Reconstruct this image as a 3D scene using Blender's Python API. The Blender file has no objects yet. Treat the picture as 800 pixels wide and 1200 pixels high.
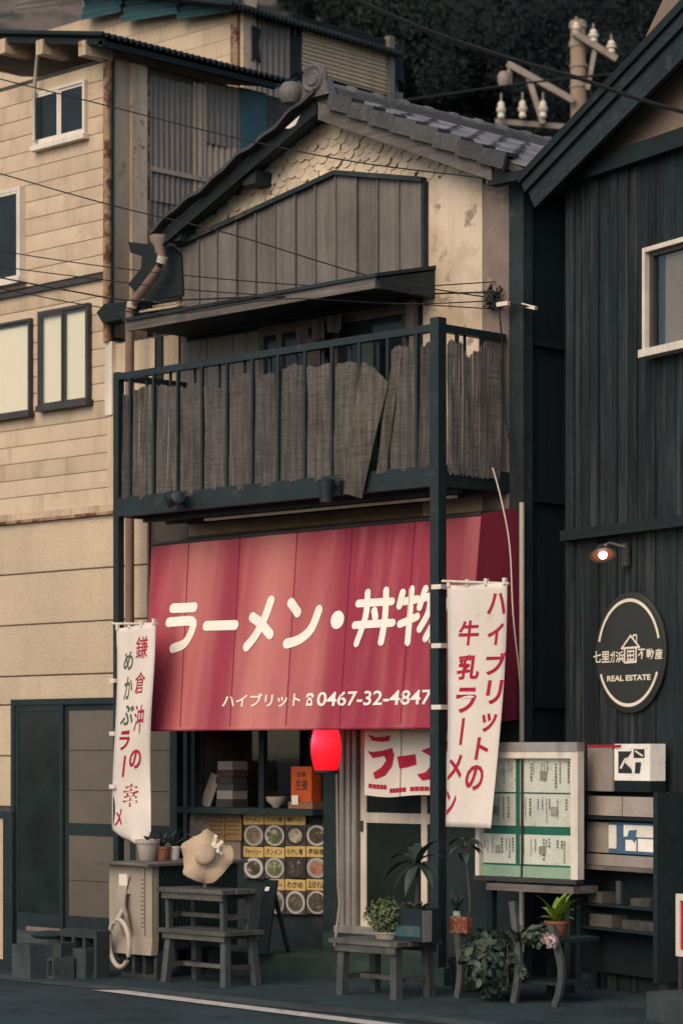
import bpy, bmesh, math, random
from mathutils import Vector, Matrix, Euler
random.seed(7)
R = math.radians
sc = bpy.context.scene
COL = sc.collection

# ------------------------------------------------------------------ camera
TH = R(45); FPX = 3070.0; HY = 880.0; CH = 1.6
rx, ry = math.cos(TH), math.sin(TH)          # camera right
fx, fy = -math.sin(TH), math.cos(TH)         # camera forward
CX, CY = -(17.9*fx + .66*rx), -(17.9*fy + .66*ry)
cam_d = bpy.data.cameras.new('camera'); cam = bpy.data.objects.new('camera', cam_d)
COL.objects.link(cam); sc.camera = cam
cam.location = (CX, CY, CH); cam.rotation_euler = (R(90), 0, TH)
cam_d.sensor_fit = 'HORIZONTAL'; cam_d.sensor_width = 36; cam_d.lens = FPX/800*36
cam_d.shift_y = (HY-600)/800; cam_d.clip_end = 2000; cam_d.clip_start = .1
cam_d.dof.use_dof = True; cam_d.dof.focus_distance = 18.6; cam_d.dof.aperture_fstop = 2.8

# ------------------------------------------------------------------ light
SUN_EL, SUN_AZ = R(38), R(168)               # azimuth clockwise from +Y: the light comes over the street
w = bpy.data.worlds.new('World'); sc.world = w; w.use_nodes = True
nt = w.node_tree; bg = nt.nodes['Background']
sky = nt.nodes.new('ShaderNodeTexSky'); sky.sky_type = 'NISHITA'; sky.sun_disc = False
sky.sun_elevation = SUN_EL; sky.sun_rotation = SUN_AZ; sky.air_density = 1.0; sky.dust_density = 1.6; sky.ozone_density = 1.0
nt.links.new(sky.outputs[0], bg.inputs[0]); bg.inputs[1].default_value = .13
sun_d = bpy.data.lights.new('sun', 'SUN'); sun = bpy.data.objects.new('sun', sun_d); COL.objects.link(sun)
sun_d.energy = 1.5; sun_d.angle = R(50); sun_d.color = (1, .77, .48)
sdir = Vector((math.sin(SUN_AZ)*math.cos(SUN_EL), math.cos(SUN_AZ)*math.cos(SUN_EL), math.sin(SUN_EL)))
sun.rotation_euler = sdir.to_track_quat('Z', 'Y').to_euler(); sun.location = (0, -10, 15)
sc.view_settings.view_transform = 'Standard'; sc.view_settings.look = 'None'
sc.view_settings.exposure = 0.35; sc.view_settings.gamma = 1.0

# ------------------------------------------------------------------ pixel -> point
def ray(px, py):
    k = (px-400)/FPX
    return Vector((fx+rx*k, fy+ry*k, -(py-HY)/FPX))
OC = Vector((CX, CY, CH))
def P(px, py, y=0.0):
    d = ray(px, py); return OC + d*((y-CY)/d.y)
def PX(px, py, x):
    d = ray(px, py); return OC + d*((x-CX)/d.x)
def PZ(px, py, z=0.0):
    d = ray(px, py); return OC + d*((z-CH)/d.z)
def PD(px, py, dist):
    return OC + ray(px, py)*dist
def PP(px, py, pt, n):
    d = ray(px, py); return OC + d*((pt-OC).dot(n)/d.dot(n))

# ------------------------------------------------------------------ materials
def N(t, typ, **kw):
    n = t.nodes.new(typ)
    for k, v in kw.items(): setattr(n, k, v)
    return n
def mat(name, col, rough=.8, var=.22, scale=2.5, fine=.18, fscale=45, streak=None, stain=None, grain=None,
        bump=.25, bscale=60, metal=0, rnd=.0, spec=.3, extra=None):
    """col = base colour; streak=(colour, amount, x_scale); stain=(colour, amount, scale, threshold); grain=(amount, axis)"""
    m = bpy.data.materials.new(name); m.use_nodes = True; t = m.node_tree
    b = t.nodes['Principled BSDF']; b.inputs['Roughness'].default_value = rough
    b.inputs['Metallic'].default_value = metal; b.inputs['Specular IOR Level'].default_value = spec
    L = t.links.new
    geo = N(t, 'ShaderNodeNewGeometry'); oi = N(t, 'ShaderNodeObjectInfo')
    off = N(t, 'ShaderNodeVectorMath', operation='SCALE'); off.inputs['Scale'].default_value = 13.0 if rnd else 0.0
    comb = N(t, 'ShaderNodeCombineXYZ'); L(oi.outputs['Random'], comb.inputs[0]); L(oi.outputs['Random'], comb.inputs[2])
    L(comb.outputs[0], off.inputs[0])
    pos = N(t, 'ShaderNodeVectorMath', operation='ADD'); L(geo.outputs['Position'], pos.inputs[0]); L(off.outputs[0], pos.inputs[1])
    def noise(s, vec=(1, 1, 1), det=5, ro=.6):
        mp = N(t, 'ShaderNodeMapping'); mp.inputs['Scale'].default_value = vec; L(pos.outputs[0], mp.inputs[0])
        n = N(t, 'ShaderNodeTexNoise'); n.inputs['Scale'].default_value = s; n.inputs['Detail'].default_value = det
        n.inputs['Roughness'].default_value = ro; L(mp.outputs[0], n.inputs['Vector']); return n.outputs['Fac']
    def rng(src, a, bb, lo=.3, hi=.7):
        r = N(t, 'ShaderNodeMapRange'); L(src, r.inputs[0]); r.inputs[1].default_value = lo; r.inputs[2].default_value = hi
        r.inputs[3].default_value = a; r.inputs[4].default_value = bb; return r.outputs[0]
    def mix(fac, a, bcol, mode='MIX'):
        mx = N(t, 'ShaderNodeMix', data_type='RGBA', blend_type=mode)
        if isinstance(fac, (int, float)): mx.inputs[0].default_value = fac
        else: L(fac, mx.inputs[0])
        for i, c in ((6, a), (7, bcol)):
            if isinstance(c, (tuple, list)): mx.inputs[i].default_value = (*c, 1)
            else: L(c, mx.inputs[i])
        return mx.outputs[2]
    def mulv(cur, val):
        h = N(t, 'ShaderNodeVectorMath', operation='SCALE'); L(cur, h.inputs[0]); L(val, h.inputs['Scale']); return h.outputs[0]
    rgb = N(t, 'ShaderNodeRGB'); rgb.outputs[0].default_value = (*col, 1); cur = rgb.outputs[0]
    cur = mulv(cur, rng(noise(scale), 1-var, 1+var))
    if fine: cur = mulv(cur, rng(noise(fscale, det=3), 1-fine, 1+fine))
    if grain:
        amt, ax = grain; vec = [1, 1, 1]; vec[ax] = .04
        cur = mulv(cur, rng(noise(38, vec, 6, .7), 1-amt, 1+amt))
    if rnd: cur = mulv(cur, rng(oi.outputs['Random'], 1-rnd, 1+rnd, 0, 1))
    if streak:
        for sk in (streak if isinstance(streak, list) else [streak]):
            c2, amt, xs = sk
            cur = mix(rng(noise(xs, (1, 1, .06), 4, .65), 0, amt, .5, .72), cur, c2)
    if stain:
        for s in (stain if isinstance(stain, list) else [stain]):
            c2, amt, ss, thr = s
            cur = mix(rng(noise(ss, det=8, ro=.7), 0, amt, thr, thr+.07), cur, c2)
    if extra: cur = extra(t, cur, mix, noise, rng, pos)
    L(cur, b.inputs['Base Color'])
    if bump:
        bp = N(t, 'ShaderNodeBump'); bp.inputs['Strength'].default_value = bump; bp.inputs['Distance'].default_value = .01
        L(noise(bscale, det=4) if not grain else noise(45, [(.05 if i == grain[1] else 1) for i in range(3)], 5, .7), bp.inputs['Height'])
        L(bp.outputs[0], b.inputs['Normal'])
    return m
def emis(name, col, strength, rough=.6):
    m = mat(name, col, rough, .1, 6, 0, bump=0); b = m.node_tree.nodes['Principled BSDF']
    b.inputs['Emission Color'].default_value = (*col, 1); b.inputs['Emission Strength'].default_value = strength; return m
def glass(name, tint, fac, rough=.03):
    m = bpy.data.materials.new(name); m.use_nodes = True; t = m.node_tree; t.nodes.clear()
    o = N(t, 'ShaderNodeOutputMaterial'); mx = N(t, 'ShaderNodeMixShader'); tr = N(t, 'ShaderNodeBsdfTransparent'); gl = N(t, 'ShaderNodeBsdfGlossy')
    tr.inputs[0].default_value = (*tint, 1); gl.inputs['Roughness'].default_value = rough; mx.inputs[0].default_value = fac
    t.links.new(tr.outputs[0], mx.inputs[1]); t.links.new(gl.outputs[0], mx.inputs[2]); t.links.new(mx.outputs[0], o.inputs[0]); return m

RUST = (.16, .055, .022); DIRT = (.17, .12, .085)
m = {}
def _cracks(t, cur, mix, noise, rng, pos):
    vo = N(t, 'ShaderNodeTexVoronoi', feature='DISTANCE_TO_EDGE'); vo.inputs['Scale'].default_value = .9
    ad = N(t, 'ShaderNodeVectorMath', operation='ADD'); nz = N(t, 'ShaderNodeTexNoise'); nz.inputs['Scale'].default_value = 3
    t.links.new(pos.outputs[0], nz.inputs['Vector']); sc_ = N(t, 'ShaderNodeVectorMath', operation='SCALE'); sc_.inputs['Scale'].default_value = .5
    t.links.new(nz.outputs['Color'], sc_.inputs[0]); t.links.new(pos.outputs[0], ad.inputs[0]); t.links.new(sc_.outputs[0], ad.inputs[1]); t.links.new(ad.outputs[0], vo.inputs['Vector'])
    return mix(rng(vo.outputs['Distance'], .7, 0, .004, .014), cur, (.010, .016, .018))
m['asphalt'] = mat('asphalt', (.024, .047, .052), .85, .3, .9, .35, 110, stain=[((.013, .024, .027), .7, 1.3, .52), ((.055, .075, .08), .6, 5, .6)], bump=.8, bscale=140, extra=_cracks)
m['concrete'] = mat('concrete', (.047, .060, .062), .9, .3, 3, .2, 60, stain=((.03, .035, .035), .7, 4, .5), bump=.5, rnd=.25)
m['line'] = mat('road_paint', (.5, .47, .42), .8, .15, 5, .2, 120, stain=((.06, .07, .07), .85, 9, .56), bump=.3)
m['siding'] = mat('cream_siding', (.57, .445, .32), .75, .10, 1.4, .05, 60, streak=((.36, .255, .165), .6, 5), stain=((.40, .285, .19), .4, 2.2, .54), bump=.12, rnd=.06)
m['stucco_panel'] = mat('cream_stucco_panel', (.56, .44, .315), .85, .10, 1.1, .10, 70, streak=((.38, .27, .17), .38, 4), bump=.9, bscale=55, rnd=.04)
m['rust'] = mat('rusty_metal', (.33, .21, .13), .85, .3, 6, .2, 50, streak=((.13, .045, .02), .9, 9), stain=((.10, .035, .018), .95, 7, .5))
m['peel'] = mat('peeling_cream_paint', (.52, .40, .28), .85, .15, 3, .1, 50, streak=((.20, .13, .09), .7, 9), stain=((.17, .10, .065), .85, 8, .57), bump=.4)
m['tin'] = mat('grey_corrugated_tin', (.165, .145, .13), .7, .2, 1.6, .1, 40, streak=((.24, .18, .13), .6, 6), stain=((.19, .10, .06), .6, 4, .6), metal=.0, rnd=.2)
m['tin_beige'] = mat('beige_corrugated_tin', (.36, .28, .205), .6, .15, 1.6, .1, 40, streak=((.22, .16, .12), .6, 6), stain=((.2, .1, .06), .6, 4, .6), metal=.15, rnd=.1)
m['tin_teal'] = mat('teal_tin', (.03, .085, .10), .6, .2, 2, .1, 40, streak=((.06, .10, .11), .6, 6), stain=((.12, .09, .07), .5, 5, .6))
m['tin_black'] = mat('black_roof_tin', (.010, .017, .019), .8, .3, 3, .2, 40, stain=((.06, .055, .05), .5, 6, .6))
m['cream_tin'] = mat('cream_corrugated', (.58, .46, .33), .6, .1, 2, .08, 40, streak=((.36, .26, .17), .5, 8))
m['teal_metal'] = mat('dark_teal_painted_steel', (.0105, .0195, .0215), .55, .2, 4, .12, 60, stain=((.045, .05, .05), .5, 9, .58), spec=.4, bump=.15)
m['frame_dark'] = mat('dark_bronze_frame', (.045, .04, .038), .5, .2, 5, .1, 40, spec=.4, bump=.1)
m['frame_white'] = mat('white_aluminium', (.70, .625, .53), .5, .12, 4, .05, 40, streak=((.38, .30, .23), .5, 12), bump=.1)
m['alu'] = mat('dull_aluminium', (.40, .37, .34), .45, .15, 4, .08, 60, metal=.5, streak=((.2, .18, .16), .5, 12), bump=.1)
m['clad'] = mat('weathered_cladding', (.138, .122, .110), .85, .18, 2.2, .12, 50, streak=[((.19, .165, .155), .6, 7), ((.075, .068, .066), .55, 11)], grain=(.2, 2), rnd=.14)
m['greywood'] = mat('grey_weathered_wood', (.135, .12, .11), .85, .25, 3, .15, 60, grain=(.35, 0), stain=((.07, .06, .055), .6, 5, .55), rnd=.12)
m['greywood_z'] = mat('grey_weathered_wood_upright', (.062, .068, .067), .85, .25, 3, .15, 60, grain=(.35, 2), stain=((.05, .05, .05), .6, 5, .55), rnd=.12)
m['benchwood'] = mat('old_bench_wood', (.082, .080, .074), .85, .3, 4, .2, 70, grain=(.4, 0), stain=((.05, .05, .05), .6, 6, .52), rnd=.15)
m['cream'] = mat('cream_plaster', (.64, .52, .40), .9, .10, 1.5, .06, 60, streak=((.36, .25, .17), .55, 4), stain=[((.24, .17, .125), .85, 5, .59), ((.45, .33, .22), .5, 2, .5)], bump=.3)
m['greyplaster'] = mat('grey_stained_plaster', (.20, .155, .135), .9, .2, 3, .1, 60, streak=((.11, .09, .08), .7, 6), stain=((.38, .29, .20), .6, 5, .58), bump=.3)
m['scale'] = mat('cream_plaster_scale', (.62, .50, .38), .9, .12, 2, .08, 60, stain=((.40, .29, .19), .5, 3, .55), rnd=.07, bump=.2)
m['scale_gap'] = mat('plaster_joint', (.30, .22, .155), .95, .2, 4, .1, 60)
m['tile'] = mat('grey_clay_roof_tile', (.175, .158, .145), .42, .3, 4, .15, 50, stain=((.17, .16, .15), .55, 6, .56), rnd=.35, spec=.5, bump=.2)
m['ridge'] = mat('grey_ridge_tile', (.115, .105, .10), .7, .3, 4, .2, 50, stain=((.19, .17, .15), .6, 7, .54), rnd=.2)
m['verge_tile'] = mat('dark_verge_tile', (.065, .063, .062), .6, .3, 4, .2, 50, stain=((.12, .11, .10), .5, 7, .56), rnd=.25)
m['verdigris'] = mat('painted_trim', (.018, .028, .030), .7, .3, 4, .15, 50, stain=((.10, .08, .07), .5, 6, .57))
m['wall_dark'] = mat('dark_shop_wall', (.013, .024, .026), .8, .3, 3, .15, 50, stain=((.05, .045, .04), .5, 4, .57))
m['wall_grey'] = mat('grey_shop_wall', (.085, .075, .068), .9, .25, 3, .15, 50, stain=((.04, .038, .036), .6, 4, .55))
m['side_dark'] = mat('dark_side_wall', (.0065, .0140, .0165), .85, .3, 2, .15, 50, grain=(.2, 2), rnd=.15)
def _weave(t, cur, mix, noise, rng, pos):
    cur = mix(rng(noise(70, (.06, .06, 1), 3, .6), 0, .6, .5, .7), cur, (.05, .048, .046))
    return mix(rng(noise(90, (.05, .05, .9), 2, .5), 0, .5, .55, .75), cur, (.24, .21, .18))
m['reed'] = mat('reed_screen', (.118, .107, .102), .9, .25, 3, .3, 110, streak=[((.24, .205, .175), .7, 42), ((.045, .045, .045), .6, 30)], grain=(.45, 2), rnd=.12, bump=.8, extra=_weave)
m['reed_pale'] = mat('pale_reed_strip', (.15, .132, .118), .9, .25, 3, .3, 110, streak=[((.30, .25, .20), .75, 38), ((.06, .055, .05), .6, 30)], grain=(.45, 2), bump=.8, extra=_weave)
m['pane_sheet'] = mat('cream_sky_reflection', (.93, .77, .57), .8, .04, 1, .02, 40, bump=.0)  # bright cream stands in for the sky reflected in the window glass
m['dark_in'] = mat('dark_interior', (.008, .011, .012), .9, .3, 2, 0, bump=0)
m['glass_dark'] = mat('dark_window_glass', (.017, .024, .024), .1, .3, 3, 0, bump=.0, spec=.18)
m['glass_frost'] = mat('frosted_door_glass', (.125, .105, .085), .25, .12, 2, .05, 60, spec=.4, bump=.1)
m['glass'] = glass('clear_glass', (.96, .98, .97), .06)
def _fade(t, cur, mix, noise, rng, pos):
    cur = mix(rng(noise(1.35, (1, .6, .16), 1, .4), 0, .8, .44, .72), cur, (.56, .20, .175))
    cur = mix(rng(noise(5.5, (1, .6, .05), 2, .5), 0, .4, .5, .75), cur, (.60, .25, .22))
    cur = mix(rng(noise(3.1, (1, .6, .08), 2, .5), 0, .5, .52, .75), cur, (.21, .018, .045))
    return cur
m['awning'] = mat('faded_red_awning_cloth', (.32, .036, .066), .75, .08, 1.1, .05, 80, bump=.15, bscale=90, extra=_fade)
m['door_white'] = mat('dull_white_door_frame', (.58, .51, .43), .55, .12, 4, .05, 40, streak=((.25, .20, .16), .5, 12), bump=.1)
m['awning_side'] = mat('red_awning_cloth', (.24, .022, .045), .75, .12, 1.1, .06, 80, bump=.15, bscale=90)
m['white_print'] = mat('white_vinyl_lettering', (.86, .81, .72), .6, .05, 4, .03, 40, stain=((.62, .42, .36), .35, 14, .6), bump=0)
m['cloth'] = mat('white_banner_cloth', (.72, .64, .57), .85, .06, 3, .04, 90, stain=((.55, .46, .39), .4, 4, .58), bump=.15, bscale=120)
m['red_print'] = mat('crimson_print', (.40, .012, .045), .75, .12, 8, .05, 60, bump=0)
m['green_print'] = mat('dark_green_print', (.09, .12, .075), .75, .12, 8, .05, 60, bump=0)
m['black_print'] = mat('black_print', (.03, .03, .035), .7, .1, 8, 0, bump=0)
m['darkboard'] = mat('charred_cedar_board', (.0092, .0168, .0192), .8, .28, 2, .2, 60, streak=[((.075, .079, .077), .65, 14), ((.01, .014, .016), .6, 9)], grain=(.5, 2), rnd=.45, bump=.8)
m['darktrim'] = mat('dark_stained_timber', (.011, .0195, .022), .75, .25, 3, .15, 60, grain=(.3, 0), rnd=.1, bump=.4)
m['barge'] = mat('dark_bargeboard', (.018, .0265, .0295), .75, .25, 3, .15, 60, grain=(.35, 0), stain=((.055, .058, .058), .5, 7, .56), bump=.4)
m['gable_plaster'] = mat('brown_gable_plaster', (.22, .16, .12), .9, .12, 1.5, .08, 60, bump=.2)
m['sign_dark'] = mat('charcoal_sign_face', (.035, .038, .036), .6, .12, 3, .05, 60, bump=.05)
m['sign_rim'] = mat('bronze_sign_rim', (.034, .034, .03), .6, .2, 3, .05, 60)
m['sign_print'] = mat('cream_sign_print', (.80, .70, .58), .6, .08, 6, 0, bump=0)
m['paper'] = mat('white_paper', (.82, .77, .69), .8, .1, 6, .06, 60, stain=((.30, .28, .26), .5, 16, .58), bump=.05, rnd=.14)
m['green_felt'] = mat('green_backing', (.02, .15, .105), .85, .12, 4, .05, 60)
m['mint'] = mat('mint_shelf', (.36, .48, .36), .7, .08, 4, .04, 40)
m['terracotta'] = mat('terracotta', (.26, .105, .06), .85, .15, 6, .1, 60)
m['potwhite'] = mat('cream_pot', (.42, .36, .30), .6, .12, 5, .05, 50)
m['potdark'] = mat('dark_planter', (.012, .02, .026), .5, .2, 5, .05, 50)
m['leaf'] = mat('dark_green_leaf', (.022, .045, .031), .6, .3, 14, .1, 60, rnd=.3, spec=.5, bump=.1)
m['leaf_pale'] = mat('grey_green_leaf', (.060, .080, .056), .55, .3, 14, .1, 60, bump=.1)
m['leaf_lime'] = mat('bright_green_leaf', (.17, .26, .035), .5, .25, 12, .1, 60, bump=.1)
m['bush'] = mat('small_bush_leaf', (.085, .11, .045), .6, .3, 18, .1, 60, bump=.1)
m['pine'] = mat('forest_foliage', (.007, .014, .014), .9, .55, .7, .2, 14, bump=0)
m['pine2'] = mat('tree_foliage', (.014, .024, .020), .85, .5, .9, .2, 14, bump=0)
m['bark'] = mat('bark', (.07, .06, .05), .9, .3, 3, .2, 30)
m['hill'] = mat('rocky_hillside', (.022, .026, .022), .95, .3, .5, .2, 6, stain=[((.16, .125, .10), .85, .35, .47)], bump=.6, bscale=4)
m['pole_concrete'] = mat('utility_pole_concrete', (.30, .22, .155), .85, .12, 2, .08, 40, streak=((.2, .14, .1), .5, 8))
m['steel'] = mat('galvanised_steel', (.28, .23, .19), .6, .2, 5, .1, 40, stain=((.16, .09, .05), .6, 6, .56))
m['porcelain'] = mat('white_porcelain', (.72, .62, .50), .35, .08, 5, 0, bump=0)
m['wire'] = mat('black_cable', (.012, .013, .014), .7, .1, 3, 0, bump=0)
m['wire_white'] = mat('white_cord', (.6, .52, .46), .7, .1, 3, 0, bump=0)
m['pipe'] = mat('brown_pipe', (.20, .125, .10), .65, .15, 4, .08, 40, streak=((.12, .07, .055), .5, 20))
m['pipe_cream'] = mat('cream_pipe', (.50, .42, .33), .6, .12, 4, .05, 40)
m['ac'] = mat('cream_unit_casing', (.33, .275, .22), .55, .1, 3, .05, 40, streak=((.28, .2, .14), .5, 14), bump=.1)
m['ac_dark'] = mat('dark_unit_grille', (.014, .027, .029), .6, .2, 3, .05, 40)
m['straw'] = mat('straw_hat', (.49, .36, .25), .85, .1, 8, .12, 140, bump=.6, bscale=160)
m['ribbon'] = mat('pale_ribbon', (.72, .62, .50), .8, .06, 8, 0, bump=.1)
m['lantern'] = mat('red_lantern_paper', (.75, .012, .03), .7, .08, 6, 0, bump=.1)
_t = m['lantern'].node_tree; _o = _t.nodes['Material Output']; _b = _t.nodes['Principled BSDF']; _tr = N(_t, 'ShaderNodeBsdfTranslucent'); _tr.inputs[0].default_value = (1, .025, .075, 1)
_mx = N(_t, 'ShaderNodeMixShader'); _mx.inputs[0].default_value = .6; _t.links.new(_b.outputs[0], _mx.inputs[1]); _t.links.new(_tr.outputs[0], _mx.inputs[2]); _t.links.new(_mx.outputs[0], _o.inputs[0])
m['lantern_bulb'] = emis('lantern_bulb', (1, .75, .5), 30)
m['bulb'] = emis('lit_bulb', (1, .86, .68), 5)
m['lamp_red'] = mat('copper_lamp_inside', (.20, .05, .03), .4, .1, 6, 0, bump=0, spec=.5)
m['card_yellow'] = mat('yellow_caption', (.55, .36, .13), .7, .12, 6, .06, 60, rnd=.08, bump=0)
m['card_ochre'] = mat('ochre_handwritten_card', (.22, .13, .055), .75, .15, 6, .1, 60, bump=0)
m['card_photo'] = mat('menu_photo_print', (.06, .045, .04), .5, .35, 25, .2, 60, rnd=.35, bump=0)
m['bowl_rim'] = mat('printed_bowl_rim', (.40, .38, .36), .5, .12, 12, .05, 60, rnd=.25, bump=0)
m['bowl_rim_blk'] = mat('printed_black_bowl_rim', (.03, .03, .03), .5, .12, 12, .05, 60, bump=0)
m['bowl_in'] = mat('printed_noodles', (.15, .115, .08), .6, .5, 22, .4, 90, stain=[((.05, .07, .04), .9, 26, .54), ((.28, .22, .18), .9, 34, .57)], rnd=.3, bump=0)
m['bowl_in2'] = mat('printed_pale_noodles', (.30, .25, .18), .6, .4, 20, .3, 90, stain=[((.10, .12, .05), .9, 22, .55)], rnd=.3, bump=0)
m['bowl_in3'] = mat('printed_dark_soup', (.07, .05, .035), .6, .4, 20, .3, 90, stain=[((.36, .28, .20), .9, 18, .55), ((.30, .10, .06), .8, 24, .6)], rnd=.3, bump=0)
m['bowl_in4'] = mat('printed_green_topping', (.12, .14, .06), .6, .4, 20, .3, 90, stain=[((.42, .36, .28), .9, 16, .54)], rnd=.3, bump=0)
m['bowl_in_red'] = mat('printed_red_soup', (.30, .13, .08), .6, .4, 28, .3, 90, stain=[((.42, .30, .22), .9, 30, .56)], bump=0)
m['orange'] = mat('orange_carton', (.55, .10, .022), .7, .1, 5, .05, 60)
m['cardboard'] = mat('cardboard', (.25, .13, .065), .85, .12, 5, .05, 60)
m['blue_print'] = mat('blue_print', (.07, .13, .22), .6, .15, 8, .05, 60, bump=0)
m['mag'] = mat('faded_leaflet', (.34, .29, .255), .7, .15, 7, .08, 60, stain=((.20, .18, .17), .6, 14, .58), rnd=.2, bump=0)
m['redwood'] = mat('reddish_shelf', (.10, .05, .04), .8, .2, 5, .1, 60)
m['greenstep'] = mat('dark_green_step', (.022, .045, .036), .8, .3, 4, .15, 50, stain=((.05, .055, .05), .6, 4, .56))
m['glossy_box'] = mat('printed_snack_box', (.20, .06, .05), .5, .3, 30, .2, 60, stain=((.36, .25, .10), .9, 30, .54), bump=0)
m['petal'] = mat('pale_pink_petal', (.55, .40, .40), .7, .15, 20, 0, bump=0)
m['grey_print'] = mat('grey_print', (.13, .125, .12), .7, .2, 40, 0, bump=0)
m['curtain'] = mat('shadowy_clutter', (.06, .055, .05), .9, .4, 9, .2, 60)

# ------------------------------------------------------------------ mesh helpers
V = Vector
class MB:
    def __init__(s): s.v = []; s.f = []
    def add(s, vs, fs):
        o = len(s.v); s.v += [V(p) for p in vs]; s.f += [tuple(i+o for i in f) for f in fs]; return s
    def box(s, x0, x1, y0, y1, z0, z1):
        return s.add([(x, y, z) for z in (z0, z1) for y in (y0, y1) for x in (x0, x1)],
                     [(0, 2, 3, 1), (4, 5, 7, 6), (0, 1, 5, 4), (2, 6, 7, 3), (0, 4, 6, 2), (1, 3, 7, 5)])
    def obox(s, c, ex, ey, ez):                                   # centre and three half-axis vectors
        c = V(c); ex, ey, ez = V(ex), V(ey), V(ez)
        return s.add([c+ex*a+ey*b+ez*d for d in (-1, 1) for b in (-1, 1) for a in (-1, 1)],
                     [(0, 2, 3, 1), (4, 5, 7, 6), (0, 1, 5, 4), (2, 6, 7, 3), (0, 4, 6, 2), (1, 3, 7, 5)])
    def bar(s, p, q, w, h, up=(0, 0, 1)):                          # w across, h along up
        p, q = V(p), V(q); d = q-p; L = d.length; d.normalize()
        side = d.cross(V(up))
        if side.length < 1e-4: side = d.cross(V((0, 1, 0)))
        side.normalize(); u = side.cross(d)
        return s.obox((p+q)/2, d*L/2, side*w/2, u*h/2)
    def prism(s, poly, ext):
        n = len(poly); a = [V(p) for p in poly]; e = V(ext); b = [p+e for p in a]
        return s.add(a+b, [tuple(range(n))[::-1], tuple(range(n, 2*n))] + [(i, (i+1) % n, n+(i+1) % n, n+i) for i in range(n)])
    def tube(s, pts, r, n=8, cap=True):
        pts = [V(p) for p in pts]; rs = r if isinstance(r, (list, tuple)) else [r]*len(pts); vs = []; fs = []
        for i, p in enumerate(pts):
            d = (pts[min(i+1, len(pts)-1)]-pts[max(i-1, 0)]).normalized()
            a = d.orthogonal().normalized() if abs(d.z) > .95 or True else None
            ref = V((0, 0, 1)) if abs(d.z) < .9 else V((1, 0, 0)); a = d.cross(ref).normalized(); b = d.cross(a)
            for k in range(n):
                t = 2*math.pi*k/n; vs.append(p+(a*math.cos(t)+b*math.sin(t))*rs[i])
        for i in range(len(pts)-1):
            for k in range(n): fs.append((i*n+k, i*n+(k+1) % n, (i+1)*n+(k+1) % n, (i+1)*n+k))
        if cap: fs += [tuple(range(n))[::-1], tuple(range((len(pts)-1)*n, len(pts)*n))]
        return s.add(vs, fs)
    def lathe(s, c, prof, n=20, axis=(0, 0, 1), wob=None):
        c = V(c); ax = V(axis).normalized(); a = ax.orthogonal().normalized(); b = ax.cross(a); vs = []; fs = []
        for i, (r, h) in enumerate(prof):
            for k in range(n):
                t = 2*math.pi*k/n; rr, hh = (r, h) if not wob else wob(i, t, r, h)
                vs.append(c+ax*hh+(a*math.cos(t)+b*math.sin(t))*rr)
        for i in range(len(prof)-1):
            for k in range(n): fs.append((i*n+k, i*n+(k+1) % n, (i+1)*n+(k+1) % n, (i+1)*n+k))
        fs += [tuple(range(n))[::-1], tuple(range((len(prof)-1)*n, len(prof)*n))]
        return s.add(vs, fs)
    def grid(s, fn, nu, nv, thick=None):
        """fn(u,v)->point; thick: vector for a closed thin sheet"""
        A = [[V(fn(i/nu, j/nv)) for i in range(nu+1)] for j in range(nv+1)]
        vs = [p for row in A for p in row]; W = nu+1
        fs = [(j*W+i, j*W+i+1, (j+1)*W+i+1, (j+1)*W+i) for j in range(nv) for i in range(nu)]
        if thick is not None:
            n = len(vs); th = V(thick); vs = vs+[p+th for p in vs]
            fs += [(d+n, c+n, b+n, a+n) for a, b, c, d in fs[:]]
            bd = [j*W for j in range(nv+1)]; 
            for j in range(nv):
                a, b = j*W, (j+1)*W; fs.append((a, b, b+n, a+n)); a, b = j*W+nu, (j+1)*W+nu; fs.append((b, a, a+n, b+n))
            for i in range(nu):
                a, b = i, i+1; fs.append((b, a, a+n, b+n)); a, b = nv*W+i, nv*W+i+1; fs.append((a, b, b+n, a+n))
        return s.add(vs, fs)
    def mesh(s, name, origin=V((0, 0, 0)), smooth=False):
        me = bpy.data.meshes.new(name); me.from_pydata([tuple(p-origin) for p in s.v], [], s.f); me.update()
        if smooth: me.shade_smooth(); me.set_sharp_from_angle(angle=R(40))
        return me
    def build(s, name, ma, parent=None, smooth=False, fixn=True):
        if parent is None:
            xs = [p.x for p in s.v]; ys = [p.y for p in s.v]; zs = [p.z for p in s.v]
            org = V(((min(xs)+max(xs))/2, (min(ys)+max(ys))/2, min(zs)))
        else: org = WL[parent.name]
        me = s.mesh(name, org, False)
        if fixn:
            bm = bmesh.new(); bm.from_mesh(me); bmesh.ops.recalc_face_normals(bm, faces=bm.faces); bm.to_mesh(me); bm.free()
        if smooth: me.shade_smooth(); me.set_sharp_from_angle(angle=R(40))
        o = bpy.data.objects.new(name, me); COL.objects.link(o)
        if ma: me.materials.append(m[ma])
        if parent is None: o.location = org; WL[o.name] = org
        else: o.parent = parent; WL[o.name] = org
        return o
WL = {}
def tag(o, label=None, cat=None, group=None, kind=None):
    if label: o['label'] = label
    if cat: o['category'] = cat
    if group: o['group'] = group
    if kind: o['kind'] = kind
    return o
def thing(name, loc, label, cat, group=None):
    o = bpy.data.objects.new(name, None); COL.objects.link(o); o.location = loc; o.empty_display_size = .1
    WL[o.name] = V(loc); return tag(o, label, cat, group)
def piece(name, me, parent, loc, rot=(0, 0, 0), scale=(1, 1, 1)):
    o = bpy.data.objects.new(name, me); COL.objects.link(o); o.parent = parent
    o.location = V(loc)-WL[parent.name]; o.rotation_euler = rot; o.scale = scale; WL[o.name] = V(loc); return o
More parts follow.
